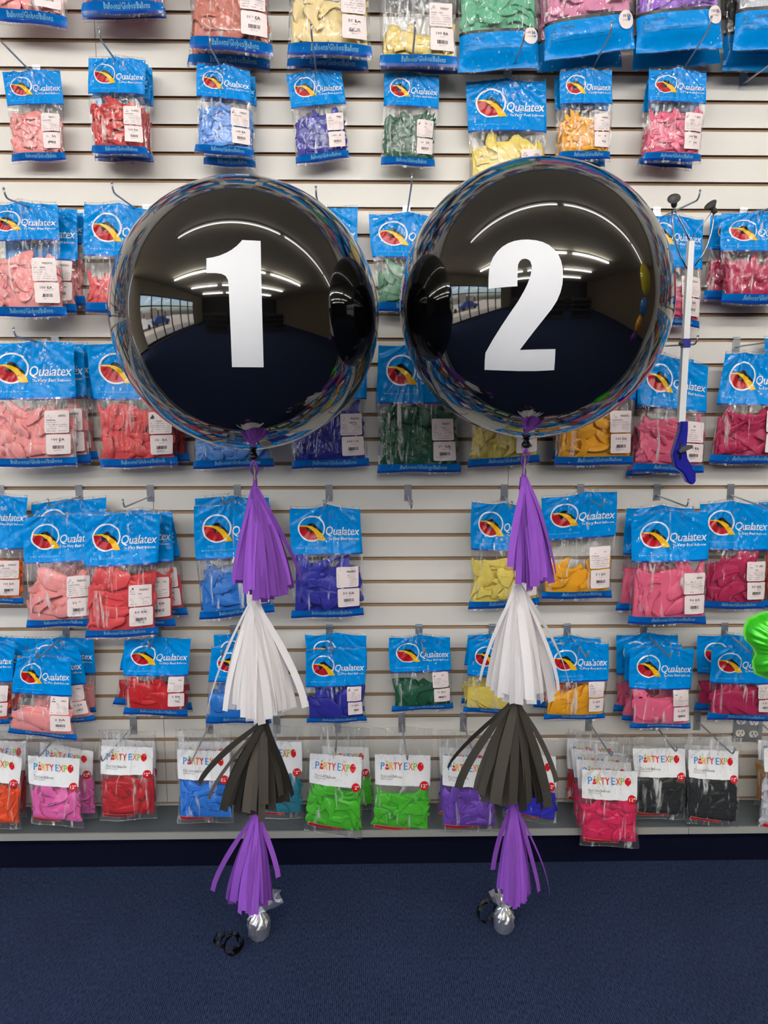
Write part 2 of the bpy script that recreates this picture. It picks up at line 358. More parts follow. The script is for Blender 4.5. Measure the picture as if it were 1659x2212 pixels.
def pile(wp, v0, v1, size, dens, mat, parent, seed, u0=0.035, u1=0.965, topvar=0.07):
    rg = np.random.default_rng(seed)
    W, H = wp.W, wp.H
    Vs = []; Fs = []; base = 0
    ph = rg.uniform(0, 6, 3)
    def top(u): return v0 + topvar * (0.5 + 0.5 * np.sin(u * 7 + ph[0]) * np.cos(u * 3.1 + ph[1])) + topvar * 0.8 * (2 * np.abs(u - 0.5)) ** 2
    # inner mass of latex
    nx, ny = 14, 16
    us = np.linspace(u0 + 0.01, u1 - 0.01, nx); ts = np.linspace(0, 1, ny)
    U = np.repeat(us[None, :], ny, 0).ravel(); Tt = np.repeat(ts[:, None], nx, 1).ravel()
    Vv = (top(U) + 0.045) * (1 - Tt) + v1 * Tt
    ef = wp.env(U, Vv)
    Fr = wp.P(U, Vv, rel=ef * 0.25 * np.sin(np.clip(Tt, 0.03, 0.97) * PI) ** 0.3); Bk = wp.P(U, Vv, rel=-ef * 0.38)
    q = [(j * nx + i, (j + 1) * nx + i, (j + 1) * nx + i + 1, j * nx + i + 1) for j in range(ny - 1) for i in range(nx - 1)]
    Vs.append(Fr); Fs += q; Vs.append(Bk); Fs += [tuple(k + nx * ny for k in f[::-1]) for f in q]; base = 2 * nx * ny
    n = int(1.35 * dens * (u1 - u0) * W * (v1 - v0) * H / (size * size * 0.45))
    n = max(n, 4)
    order = rg.permutation(n)
    cols = max(1, int(round(math.sqrt(n * W / max(1e-6, (v1 - v0) * H)))))
    rows = int(math.ceil(n / cols))
    for k in range(n):
        PV, PF = PIECES[rg.integers(len(PIECES))]
        sc = size * rg.uniform(0.8, 1.15)
        a = rg.uniform(0, 2 * PI) if rg.random() < 0.55 else rg.choice([PI / 2, -PI / 2]) + rg.normal() * 0.35
        tx, ty = rg.normal() * 0.35, rg.normal() * 0.35
        M = np.array(Matrix.Rotation(a, 3, 'Y') @ Matrix.Rotation(tx, 3, 'X') @ Matrix.Rotation(ty, 3, 'Z') @ Matrix.Rotation(rg.choice([0, PI]), 3, 'Z'))
        Q = (PV * sc) @ M.T
        ci, cj = k % cols, k // cols
        uc = u0 + (u1 - u0) * (ci + 0.5 + rg.uniform(-0.6, 0.6)) / cols
        m = size * 0.33 / W; uc = min(max(uc, u0 + m), u1 - m)
        tp = top(uc); vc = tp + (v1 - tp) * min(1, max(0, (cj + 0.5 + rg.uniform(-0.6, 0.6)) / rows)); mv = size * 0.30 / H
        vc = min(max(vc, tp + mv), v1 - mv)
        uu = uc + Q[:, 0] / W; vv = vc - Q[:, 2] / H
        uu = 0.5 + (u1 - 0.5) * np.tanh((uu - 0.5) / (u1 - 0.5) * 1.25) / math.tanh(1.25)
        over = np.maximum(0, vv - (v1 - 0.03)); vv = np.where(over > 0, v1 - 0.03 + 0.03 * np.tanh(over / 0.03 * 0.6), vv)
        e = wp.env(np.clip(uu, 0, 1), vv)
        wv = e * rg.uniform(0.25, 0.95) - Q[:, 1] * 1.3
        wv = e * 0.93 * np.tanh(wv / (e + 1e-6)); wv = np.maximum(wv - size * 0.014, -0.4 * e)
        vv = np.maximum(vv, v0 - 0.02)
        Vs.append(wp.P(uu, vv, rel=wv + wp.wr(np.clip(uu, 0, 1), vv))); Fs += [tuple(i + base for i in f) for f in PF]; base += len(PV)
    o = mesh_obj('balloon_pile', np.concatenate(Vs), Fs, mat, parent, True)
    o['kind'] = 'stuff'
    return o
def pouch(wp, parent, nx=26, ny=38, mat=None):
    us = np.linspace(0, 1, nx); vs = np.linspace(0, 1, ny)
    U = np.repeat(us[None, :], ny, 0).ravel(); Vv = np.repeat(vs[:, None], nx, 1).ravel()
    Fr = wp.P(U, Vv); Bk = wp.P(U, Vv, back=True)
    q = [(j * nx + i, (j + 1) * nx + i, (j + 1) * nx + i + 1, j * nx + i + 1) for j in range(ny - 1) for i in range(nx - 1)]
    V = np.concatenate([Fr, Bk]); N = nx * ny; Fc = q + [tuple(k + N for k in f[::-1]) for f in q]
    rim = [j * nx for j in range(ny)] + [(ny - 1) * nx + i for i in range(1, nx)] + [j * nx + nx - 1 for j in range(ny - 2, -1, -1)] + [i for i in range(nx - 2, 0, -1)]
    for a, b in zip(rim, rim[1:] + rim[:1]): Fc.append((a, b, b + N, a + N))
    return mesh_obj('film_pouch', V, Fc, mat or FILM, parent, True)
LC = dict(pink=(243, 152, 152), coral=(226, 76, 80), red=(200, 34, 40), deepred=(176, 20, 30), rosegold=(196, 112, 98), cream=(238, 214, 152), paleyellow=(232, 206, 118),
          yellow=(238, 214, 100), gold=(250, 172, 28), rose=(233, 100, 136), wine=(178, 36, 84), pale_blue=(92, 152, 232), mid_blue=(40, 122, 214), dark_blue=(42, 44, 158),
          green=(44, 96, 74), sea=(88, 140, 112), forest=(22, 84, 58), jade=(90, 176, 138), mauve=(216, 130, 170), violet=(150, 92, 204), silver=(196, 198, 206),
          orange=(242, 106, 18), tangerine=(250, 78, 8), hotpink=(240, 104, 184), crimson=(192, 10, 26), azure=(22, 122, 226), teal=(8, 124, 150), lime=(66, 190, 18),
          purple=(112, 62, 186), royal=(14, 16, 190), magenta=(224, 14, 88), black=(16, 20, 18), brass=(190, 126, 26), flame=(238, 84, 58))
SEED = [100]
def bag(kind, col, q, d, label, group, hb=0, ct=0, n='100 EA', size=0.085, dens=1.5, T=0.020, hu=0.5, ht=None, art=True, wl=True, seed=None, amp=1.0, peak=0.010, lw=None):
    """kind Q: blue printed header, window, bottom band;  P: clear top, white card;  C: blue panel below.  q = px of TL TR BR BL, hb/ct = px heights of header bottom / filling top"""
    SEED[0] += 1; sd = seed or SEED[0]
    yt = (q[0][1] + q[1][1]) / 2; yb = (q[2][1] + q[3][1]) / 2
    fv = lambda y: (y - yt) / (yb - yt)
    hv = fv(hb); cv = fv(ct)
    wp = Warp(q, d, T, sd, hu, min(cv, 0.75) if kind != 'C' else 0.1, amp=amp, peak=peak)
    root = empty('balloon_bag', wp.org, label, 'balloon bag', group)
    W, H = wp.W, wp.H
    pouch(wp, root, mat=FILM2 if kind == 'P' else FILM)
    lm = latex(col, LC[col])
    if kind == 'Q':
        bot = 1 - 0.007 / H; bh = (0.019 if W < 0.2 else 0.026) / H; b0 = bot - bh
        pile(wp, cv, b0 + 0.4 * bh, size, dens, lm, root, sd)
        A = Art(); t0 = 0.022
        hh = (hv - t0) * H / W
        A.rect(0.0, 0, 1.0, hh - 0.02, 0, 0.0004, 0.022); A.rect(0.0, hh - 0.02, 1.0, hh, 1, 0.0004, 0.022)
        mats = [BLUE, NAVY]
        if art and hb > 0:
            E = EMB; sy = min(1.0, hh / 0.68); off = len(A.V)
            A.add([(x, y * sy + 0.01) for x, y in E.V], E.F, 0, 0); 
            A.L[off:] = [l * 1.3 + 0.0011 for l in E.L]; A.M[-len(E.F):] = [m + 2 for m in E.M]
            mats = [BLUE, NAVY, RED, BLK, WHITE, YEL, PALE]
        if hv > 0.04: art_obj('header_print', A, lambda x, y, l: wp.P(x, t0 + y * W / H, lift=l), mats, root)
        A = Art(); A.rect(0, 0, 1, bh * H / W * 0.72, 0, 0.0004, 0.025); A.rect(0, bh * H / W * 0.72, 1, bh * H / W, 1, 0.0004, 0.04)
        hgt = bh * H / W
        A.text('Balloons/Globos/Ballons', 0.28, hgt * 0.12, 0.84, hgt * 0.62, 2, 0.0012, off=0.012, shear=0.12, res=1)
        art_obj('bottom_band', A, lambda x, y, l: wp.P(x, b0 + y * W / H, lift=l), [BANDM, NAVY, PALE], root)
        if wl:
            l = min(lw or min(0.31 * W, 0.068), ((b0 - hv) * H - 0.014) / 1.82); ux = 0.955 - l / W; y2 = b0 - 0.010 / H - 0.85 * l / H; y1 = y2 - 0.004 / H - 0.95 * l / H
            art_obj('warning_label', WARN, lambda x, y, z: wp.P(ux - 0.012 + x * l / W, y1 + y * l / H, lift=z + 0.0012), [LAB, INK], root)
            art_obj('price_label', PRICE[n], lambda x, y, z: wp.P(ux + x * l / W, y2 + y * l / H, lift=z + 0.0012), [LAB, INK], root)
    elif kind == 'P':
        t0 = fv(ht)
        pile(wp, cv, 0.93, size, dens, lm, root, sd, topvar=0.03)
        A = Art(); hh = (hv - t0) * H / W; sx = 0.04
        A.rect(sx, 0, 1 - sx, hh, 8, 0.0004, 0.035); off = len(A.V); sy = hh / 0.50
        A.add([(sx + x * (1 - 2 * sx), y * sy) for x, y in EXPO.V], EXPO.F, 0, 0); A.L[off:] = [l + 0.0010 for l in EXPO.L]; A.M[-len(EXPO.F):] = EXPO.M
        ORG = pbr('print orange', (238, 108, 40), 0.4); EB = pbr('print sky blue', (30, 140, 214), 0.4); GR = pbr('print leaf green', (150, 200, 40), 0.4); PR = pbr('print bright red', (214, 24, 34), 0.4)
        art_obj('header_card', A, lambda x, y, l: wp.P(x, t0 + y * W / H, lift=l), [PR, INK, BLK, YEL, WHITE, EB, ORG, GR, HEADW], root)
        B = Art(); B.ring(0, 0, 0.0, 0.075, 0, 0.0010, 24); B.text('12"', -0.05, -0.03, 0.055, 0.03, 1, 0.0014, off=0.02)
        if wl: art_obj('size_badge', B, lambda x, y, l: wp.P(0.865 + x, hv - 0.005 + y * W / H, lift=l), [BADGE, WHITE], root)
        art_obj('age_strip', AGE, lambda x, y, l: wp.P(0.06 + x * 0.58, 0.915 + (y - 0.07 + 0.03 * x) * 0.58 * W / H, lift=l + 0.0006), [BADGE, pbr('strip edge', (245, 190, 180), .4), pbr('strip ink', (225, 90, 80), .5)], root)
    else:
        pile(wp, 0.1, hv - 0.01, size, dens, lm, root, sd)
        hh = (1 - hv) * H / W
        A = Art(); A.rect(0, 0, 1, 0.035, 1, 0.0004, 0.04); A.rect(0, 0.035, 1, hh - 0.01, 0, 0.0004, 0.04)
        y0 = 0.07
        A.poly([(0.09, y0), (0.125, y0 + 0.055), (0.055, y0 + 0.055)], 2, 0.0007, 0); A.poly([(0.09, y0 + 0.014), (0.113, y0 + 0.048), (0.067, y0 + 0.048)], 0, 0.0009, 0)
        A.text('WARNING:', 0.17, y0 + 0.01, 0.32, y0 + 0.045, 2, 0.0007, off=0.012, res=1)
        A.text('CHOKING HAZARD', 0.05, y0 + 0.08, 0.22, y0 + 0.102, 2, 0.0007, off=0.01, res=1)
        A.text('Children under 8 years can choke or suffocate on uninflated or broken balloons.', 0.05, y0 + 0.115, 0.66, y0 + 0.132, 2, 0.0007, res=1)
        A.text('Adult supervision required. Keep uninflated balloons from children. Discard broken at once.', 0.05, y0 + 0.142, 0.76, y0 + 0.159, 2, 0.0007, res=1)
        art_obj('printed_panel', A, lambda x, y, l: wp.P(x, hv + y * W / H, lift=l), [BLUE, BLK, pbr('panel ink', (10, 50, 90), .5)], root)
        if wl:
            B = Art(); B.ring(0, 0, 0.0, 0.095, 0, 0.0026, 28); B.text('100 EA', -0.055, -0.055, 0.06, -0.02, 1, 0.0032, off=0.012, res=1)
            B.text('11" ROUND', -0.04, 0.0, 0.045, 0.015, 1, 0.0032, res=1)
            art_obj('round_sticker', B, lambda x, y, l: wp.P(0.895 + x, hv + (0.09 + y) * W / H, lift=l), [LAB, INK], root)
    return root

# ================================================================== the shop
Z0 = 2.4332                                              # height of slat groove 0
def gz(n): return Z0 - 0.0762 * n
BOARD = pbr('slat board white', (228, 224, 218), 0.42, var=(9, 0.012), bump=(160, 0.12))
MDF = pbr('groove fibreboard', (146, 118, 92), 0.85)
DARKG = pbr('groove dark', (34, 28, 26), 0.9)
def slatwall():
    m = MB(); X0, X1 = -4.6, 6.2; seams = {0: [-3.22, -0.787, 1.65, 4.09], 1: [-2.0, 0.437, 2.87, 5.3], 2: [-3.12, -0.683, 1.75, 4.18]}
    g = 0.0056
    for n in range(-14, 31):
        zt = gz(n - 1) - g; zb = gz(n) + g
        pr = 0 if n <= 0 else (1 if n <= 16 else 2)
        xs = [X0] + [s for s in seams[pr] if X0 < s < X1] + [X1]
        for a, b in zip(xs[:-1], xs[1:]):
            a2 = a + 0.0007; b2 = b - 0.0007
            V = [(a2, 0, zb), (b2, 0, zb), (b2, 0, zt), (a2, 0, zt), (a2, 0.006, zb), (b2, 0.006, zb), (b2, 0.006, zt), (a2, 0.006, zt)]
            m.add(V, [(0, 1, 2, 3)], 0)
            m.add(V, [(0, 4, 5, 1), (3, 2, 6, 7), (0, 3, 7, 4), (1, 5, 6, 2)], 1)
    m.box((X0, 0.0100, gz(30) - 0.3), (X1, 0.03, gz(-14)), 2)
    for n in range(-14, 31):
        zc = gz(n)
        m.box((X0, 0.0065, zc + 0.011), (X1, 0.0100, zc + 0.0640), 1)
    # last narrow board above the deck
    m.box((X0, 0, 0.12), (X1, 0.012, gz(30) - g), 0)
    return struct(m.build('wall_back', [BOARD, MDF, pbr('groove back fibreboard', (168, 140, 112), 0.9)]))
slatwall()
m = MB(); m.box((-4.6, 0, gz(-14) - 0.001), (6.2, 0.03, CEIL), 0); struct(m.build('wall_upper', [pbr('upper wall paint', (176, 160, 136), 0.7)]))
# carpet
def carpet():
    mt = bpy.data.materials.new('navy ribbed carpet'); mt.use_nodes = True; n = mt.node_tree; b = n.nodes['Principled BSDF']; b.inputs['Roughness'].default_value = 0.95
    b.inputs['Specular IOR Level'].default_value = 0.15
    tc = n.nodes.new('ShaderNodeTexCoord')
    mp = n.nodes.new('ShaderNodeMapping'); mp.inputs['Scale'].default_value = (1, 0.28, 1); n.links.new(tc.outputs['Object'], mp.inputs[0])
    a = n.nodes.new('ShaderNodeTexNoise'); a.inputs['Scale'].default_value = 260; a.inputs['Detail'].default_value = 3; n.links.new(mp.outputs[0], a.inputs['Vector'])
    w1 = n.nodes.new('ShaderNodeTexWave'); w1.bands_direction = 'X'; w1.inputs['Scale'].default_value = 62; w1.inputs['Distortion'].default_value = 2.5; w1.inputs['Detail'].default_value = 2; w1.inputs['Detail Scale'].default_value = 3; n.links.new(tc.outputs['Object'], w1.inputs['Vector'])
    big = n.nodes.new('ShaderNodeTexNoise'); big.inputs['Scale'].default_value = 3.5; big.inputs['Detail'].default_value = 3; n.links.new(tc.outputs['Object'], big.inputs['Vector'])
    ad = n.nodes.new('ShaderNodeMath'); ad.operation = 'MULTIPLY_ADD'; ad.inputs[1].default_value = 0.35; n.links.new(w1.outputs['Fac'], ad.inputs[0]); n.links.new(a.outputs['Fac'], ad.inputs[2])
    cr = n.nodes.new('ShaderNodeValToRGB'); cr.color_ramp.elements[0].position = 0.35; cr.color_ramp.elements[0].color = rgb(10, 15, 38); cr.color_ramp.elements[1].position = 0.95; cr.color_ramp.elements[1].color = rgb(54, 70, 106)
    n.links.new(ad.outputs[0], cr.inputs[0])
    mx = n.nodes.new('ShaderNodeMix'); mx.data_type = 'RGBA'; mx.blend_type = 'MULTIPLY'; mx.inputs[0].default_value = 0.35
    n.links.new(cr.outputs[0], mx.inputs[6]); n.links.new(big.outputs['Fac'], mx.inputs[7]); n.links.new(mx.outputs[2], b.inputs['Base Color'])
    bp = n.nodes.new('ShaderNodeBump'); bp.inputs['Strength'].default_value = 0.7; bp.inputs['Distance'].default_value = 0.003
    n.links.new(ad.outputs[0], bp.inputs['Height']); n.links.new(bp.outputs[0], b.inputs['Normal'])
    return mt
CARPET = carpet()
m = MB(); m.box((-5.5, -11, -0.05), (8, 0.1, 0)); struct(m.build('floor', [CARPET]))
CEILM = pbr('ceiling paint', (236, 226, 202), 0.8)
m = MB(); m.box((-5.5, -11, CEIL), (8, 0.1, CEIL + 0.05)); struct(m.build('ceiling', [CEILM]))
WALLM = pbr('side wall paint', (120, 104, 84), 0.8)
m = MB(); m.box((6.2, -11, 0), (6.3, 0.03, CEIL)); struct(m.build('wall_right', [WALLM]))
m = MB(); m.box((-5.5, -11.1, 0), (8, -11, CEIL)); struct(m.build('wall_front', [pbr('far wall dark', (40, 36, 34), 0.8)]))
# left wall: storefront with glazing
m = MB(); xl = -5.4
m.box((xl - 0.12, -11, 0), (xl, 0.1, 0.08)); m.box((xl - 0.12, -11, 2.75), (xl, 0.1, CEIL)); m.box((xl - 0.12, -1.2, 0), (xl, 0.1, 2.75)); m.box((xl - 0.12, -11, 0), (xl, -8.4, 2.75))
struct(m.build('wall_left', [pbr('storefront wall', (150, 138, 118), 0.8)]))
FR = pbr('dark window frame', (46, 42, 40), 0.45, metal=0.4)
GL = film_mat('window glass', 0.0, bst=0.0)
ys = [-1.2, -2.4, -3.5, -4.6, -5.9, -7.2, -8.4]
for i, (a, b) in enumerate(zip(ys[:-1], ys[1:])):
    m = MB(); t = 0.045
    m.box((xl - 0.08, a, 0.08), (xl + 0.02, a - t, 2.75)); m.box((xl - 0.08, b + t, 0.08), (xl + 0.02, b, 2.75))
    m.box((xl - 0.08, a, 0.08), (xl + 0.02, b, 0.2)); m.box((xl - 0.08, a, 2.68), (xl + 0.02, b, 2.75)); m.box((xl - 0.08, a, 2.1), (xl + 0.02, b, 2.17))
    fr = struct(m.build('window_%d' % (i + 1), [FR]))
    g = MB(); g.box((xl - 0.05, a - t, 0.2), (xl - 0.04, b + t, 2.68)); gg = g.build('pane', [GL], fr)
# outside: pavement, distant low buildings and parked cars seen only as reflections
m = MB(); m.box((-60, -40, -0.12), (xl - 0.12, 30, -0.06)); struct(m.build('pavement', [pbr('pavement concrete', (178, 168, 150), 0.9)]))
m = MB()
for k in range(9): m.box((-44, -30 + k * 6, 0), (-40, -25.2 + k * 6, 2.6 + (k % 3) * 0.9))
struct(m.build('distant_buildings', [pbr('distant buildings', (120, 112, 104), 0.9)]))
def car(x, y, col, lab):
    m = MB()
    prof = [(-2.1, 0.3), (-2.1, 0.8), (-1.4, 0.9), (-0.8, 1.4), (0.9, 1.4), (1.5, 0.92), (2.1, 0.8), (2.1, 0.3)]
    V = [(x - 0.85, y + a, b - 0.06) for a, b in prof] + [(x + 0.85, y + a, b - 0.06) for a, b in prof]; n = len(prof)
    m.add(V, [tuple(range(n))[::-1], tuple(range(n, 2 * n))] + [(i, (i + 1) % n, (i + 1) % n + n, i + n) for i in range(n)])
    o = m.build('parked_car', [pbr(lab, col, 0.3, coat=0.5)])
    tag(o, lab + ' parked outside the storefront, seen in the balloon reflections', 'car', 'cars parked outside')
    for a in (-1.35, 1.35):
        k = MB(); k.lathe((x + 0.8, y + a, 0.27), [(0, 0), (0.32, 0), (0.32, 0.12), (0, 0.12)], 20, ax=(1, 0, 0)); k.build('wheel', [BLK], o)
car(-12.5, -2.0, (200, 200, 205), 'silver car'); car(-12.5, -6.5, (40, 60, 110), 'dark blue car'); car(-14, 2.5, (150, 30, 30), 'red car')
# light fixtures: enamel channel on the ceiling with a bare glowing tube below it
TMS = []
for k in (0, 1):
    TM = bpy.data.materials.new('glowing tube'); TM.use_nodes = True; tn = TM.node_tree; tn.nodes.remove(tn.nodes['Principled BSDF'])
    em = tn.nodes.new('ShaderNodeEmission'); em.inputs[0].default_value = (1.0, 0.975, 0.93, 1); em.inputs[1].default_value = TUBE_EMIT[k]; tn.links.new(em.outputs[0], tn.nodes['Material Output'].inputs[0]); TMS.append(TM)
for i, (a, b, yy) in enumerate(TUBES):
    m = MB(); m.box((a - 0.03, yy - 0.05, CEIL - 0.06), (b + 0.03, yy + 0.05, CEIL - 0.001))
    fx = tag(m.build('light_fixture', [pbr('fixture enamel', (215, 215, 210), 0.5)]), 'long white fluorescent ceiling fixture, seen in the balloon reflections', 'light fixture', 'ceiling light fixtures')
    m = MB(); m.tube([(a, yy, CEIL - 0.11), (b, yy, CEIL - 0.11)], 0.02, 10); m.build('fluorescent_tube', [TMS[0 if yy > -2 else 1]], fx, True)
    m = MB(); m.box((a - 0.02, yy - 0.012, CEIL - 0.13), (a, yy + 0.012, CEIL - 0.06)); m.box((b, yy - 0.012, CEIL - 0.13), (b + 0.02, yy + 0.012, CEIL - 0.06)); m.build('tube_holder', [pbr('fixture enamel', (215, 215, 210), 0.5)], fx)
# shelving islands in the dark middle of the shop
for i, (x, y) in enumerate([(-1.9, -6.2), (0.6, -6.2), (3.1, -6.2), (-1.9, -8.6), (0.6, -8.6), (3.1, -8.6)]):
    m = MB()
    m.box((x - 0.9, y - 0.03, 0), (x + 0.9, y + 0.03, 1.5)); m.box((x - 0.9, y - 0.4, 0), (x + 0.9, y + 0.4, 0.15))
    for z in (0.55, 0.95, 1.32): m.box((x - 0.9, y - 0.3, z), (x + 0.9, y + 0.3, z + 0.025))
    tag(m.build('shelving_unit', [pbr('shelf dark', (50, 46, 46), 0.6)]), 'dark free-standing shop shelving, seen in the balloon reflections', 'shelving', 'shelving units across the shop')

# base deck under the slat wall
m = MB(); dz = 0.1405; dy = -0.158
m.box((-4.6, dy, dz - 0.012), (1.012, -0.001, dz), 0); m.box((1.014, dy, dz - 0.012), (6.2, -0.001, dz), 0)
o = tag(m.build('base_deck', [pbr('deck laminate slate', (84, 92, 98), 0.45, var=(60, 0.06), bump=(200, 0.1))]), 'dark grey base deck shelf running under the lowest row of bags', 'base deck')
e = MB()
for a, b in ((-4.6, 1.012), (1.014, 6.2)): e.box((a, dy - 0.006, dz - 0.021), (b, dy, dz + 0.001), 0)
e.build('front_edge', [pbr('deck edge grey', (150, 150, 146), 0.4, bump=(60, 0.3))], o)
kb = MB(); kb.box((-4.6, dy + 0.035, 0), (6.2, dy + 0.05, dz - 0.012)); kb.build('kick_board', [pbr('kick board navy', (7, 10, 30), 0.95, spec=0.1)], o)
# electrical outlet plate
P0 = at(1586, 1533, 0); P1 = at(1643, 1600, 0)
o = MB().box((P0[0], -0.006, P1[2]), (P1[0], 0.0, P0[2])).build('outlet_plate', [pbr('outlet plate steel', (160, 166, 170), 0.35, metal=0.6)])
tag(o, 'grey steel plate of four white power outlets on the wall at the right', 'power outlet')
for px, py in ((1600, 1557), (1628, 1559), (1598, 1583), (1627, 1585)):
    c = at(px, py, -0.006); f = MB(); n = 20
    V = []; 
    for yy in (-0.006, -0.010):
        for k in range(n):
            a = 2 * PI * k / n; V.append((c[0] + 0.0155 * math.cos(a), yy, c[2] + max(-0.0105, min(0.0105, 0.014 * math.sin(a)))))
    f.add(V, [tuple(range(n, 2 * n))] + [(i, (i + 1) % n, (i + 1) % n + n, i + n) for i in range(n)])
    s_ = f.build('socket', [pbr('socket white', (236, 232, 222), 0.4)], o)
    h = MB()
    for dx in (-0.006, 0.006): h.box((c[0] + dx - 0.001, -0.0106, c[2] - 0.001), (c[0] + dx + 0.001, -0.0098, c[2] + 0.007))
    h.lathe((c[0], -0.0106, c[2] - 0.006), [(0, 0), (0.0022, 0), (0.0022, 0.0006)], 8, ax=(0, 1, 0)); h.build('slots', [BLK], s_)

# ------------------------------------------------------------------ slatwall hooks
def hook(bx, n, ex, ey, what, L=0.25, brk=0.035, tip=0.022, mat=None, rz=-0.014):
    B = at(bx, 1000, 0); x = B[0]; z = gz(n) - 0.012
    # exact x on the wall at that height
    for _ in range(3):
        d = np.array([x, 0, z]) - CAM; sx = 829.5 + F * (d @ RT) / (d @ FW); x += (bx - sx) * 2.353 / F
    root = empty('wall_hook', (x, 0, z), 'chrome slatwall hook ' + what, 'hook', 'slatwall hooks')
    def rel(p): return np.array(p) - np.array([x, 0, z])
    b = MB(); hw = 0.0115
    zt = gz(n) + 0.004
    b.box(rel((x - hw, -0.0015, zt - brk - 0.012)), rel((x + hw, -0.0002, zt + 0.006)))
    b.box(rel((x - hw, -0.004, zt - 0.002)), rel((x + hw, -0.0015, zt + 0.001)))
    b.build('bracket', [CHROME], root)
    e = at(ex, ey, -L); s = np.array([x, -0.0015, z + rz])
    v = e - s; Lr = np.linalg.norm(v); u = v / Lr
    pts = [s, s + u * 0.02, s + u * (Lr - 0.012), s + u * (Lr - 0.003) + np.array([0, 0, 0.002]), e + np.array([u[0] * 0.004, -0.004, tip * 0.45]), e + np.array([u[0] * 0.008, -0.008, tip])]
    r = MB(); r.tube([rel(p) for p in pts], 0.0026, 8); r.build('peg', [CHROME], root, True)
    c = MB(); p = pts[-1]; c.lathe(rel(p) + np.array([0, 0, -0.001]), [(0, 0), (0.0032, 0), (0.0032, 0.003), (0.002, 0.0045), (0, 0.0045)], 8, ax=(0, -0.3, 1)); c.build('end_cap', [CHROME], root, True)
R1 = 'in the first full row '
for a in [(80, 0, -5, 82, R1 + 'with the leftmost small pink bag'), (278, 0, 217, 85, R1 + 'with the small red bags'), (491, 0, 455, 103, R1 + 'with the small light blue bags'),
          (686, 0, 673, 76, R1 + 'with the small dark blue bag'), (886, 0, 896, 72, R1 + 'with the small green bag'), (1096, 0, 1131, 88, R1 + 'with the wide pale yellow bag'),
          (1265, 0, 1319, 71, R1 + 'with the small golden yellow bags'), (1457, 0, 1533, 60, R1 + 'with the small rose pink bags'), (1605, 0, 1690, 120, 'with bare bracket showing at the upper right edge')]:
    hook(*a)
for a in [(115, 5, 13, 428, 'in the second row with the pink bags at the left edge'), (317, 5, 245, 416, 'in the second row with the coral red bag'), (698, 5, 683, 424, 'in the second row showing above balloon number 1'),
          (878, 5, 889, 398, 'in the second row between the two black balloons'), (1418, 5, 1508, 432, 'in the second row carrying the long grabber'), (1605, 5, 1700, 432, 'in the second row with the raspberry bags')]:
    hook(*a)
for a in [(120, 10, 33, 727, 'in the third row with the large pink bags'), (1405, 10, 1503, 744, 'in the third row crossing the grabber pole'), (1590, 10, 1700, 733, 'in the third row with the raspberry bag at the right edge')]:
    hook(*a, rz=-0.008)
for a in [(171, 16, 107, 1095, 'in the fourth row with the pink bags'), (325, 16, 268, 1096, 'in the fourth row with the coral red stack'), (513, 16, 483, 1090, 'in the fourth row with the light blue bags'),
          (711, 16, 700, 1098, 'in the fourth row with the dark blue bag'), (881, 16, 889, 1099, 'in the fourth row, empty with no bag'), (1089, 16, 1105, 1100, 'in the fourth row with the yellow bag'),
          (1254, 16, 1303, 1095, 'in the fourth row with the golden yellow bag'), (1419, 16, 1484, 1095, 'in the fourth row with the rose pink bags'), (1578, 16, 1665, 1100, 'in the fourth row with the raspberry bags'), (2, 16, -60, 1100, 'in the fourth row at the left edge with the orange bag')]:
    hook(*a)
for a in [(143, 22, 82, 1423, 'in the fifth row with the pale pink bags'), (340, 22, 322, 1402, 'in the fifth row with the red bags'), (712, 22, 718, 1412, 'in the fifth row with the dark blue bags'),
          (905, 22, 917, 1415, 'in the fifth row with the single forest green bag'), (1063, 22, 1075, 1415, 'in the fifth row with the yellow bags'), (1225, 22, 1269, 1422, 'in the fifth row with the golden yellow bags'), (1390, 22, 1448, 1421, 'in the fifth row with the rose pink stack'),
          (1565, 22, 1625, 1413, 'in the fifth row with the raspberry bags'), (505, 22, 480, 1420, 'in the fifth row with the light blue bags')]:
    hook(*a, rz=-0.006)
for a in [(140, 26, 84, 1636, 'in the lowest row with the hot pink bags'), (288, 26, 221, 1646, 'in the lowest row with the crimson bag'), (452, 26, 412, 1650, 'in the lowest row with the azure blue bags'), (598, 26, 590, 1640, 'in the lowest row with the teal bag'),
          (729, 26, 725, 1627, 'in the lowest row with the left lime green bags'), (868, 26, 880, 1643, 'in the lowest row with the right lime green bag'), (1001, 26, 1023, 1628, 'in the lowest row with the purple bags'), (1130, 26, 1150, 1630, 'in the lowest row with the royal blue bag'),
          (1272, 26, 1321, 1635, 'in the lowest row with the magenta stack'), (1410, 26, 1460, 1625, 'in the lowest row with the left black bags'), (1506, 26, 1583, 1630, 'in the lowest row with the right black bags'), (1640, 26, 1720, 1640, 'in the lowest row with the gold and silver bags')]:
    hook(*a, brk=0.05)

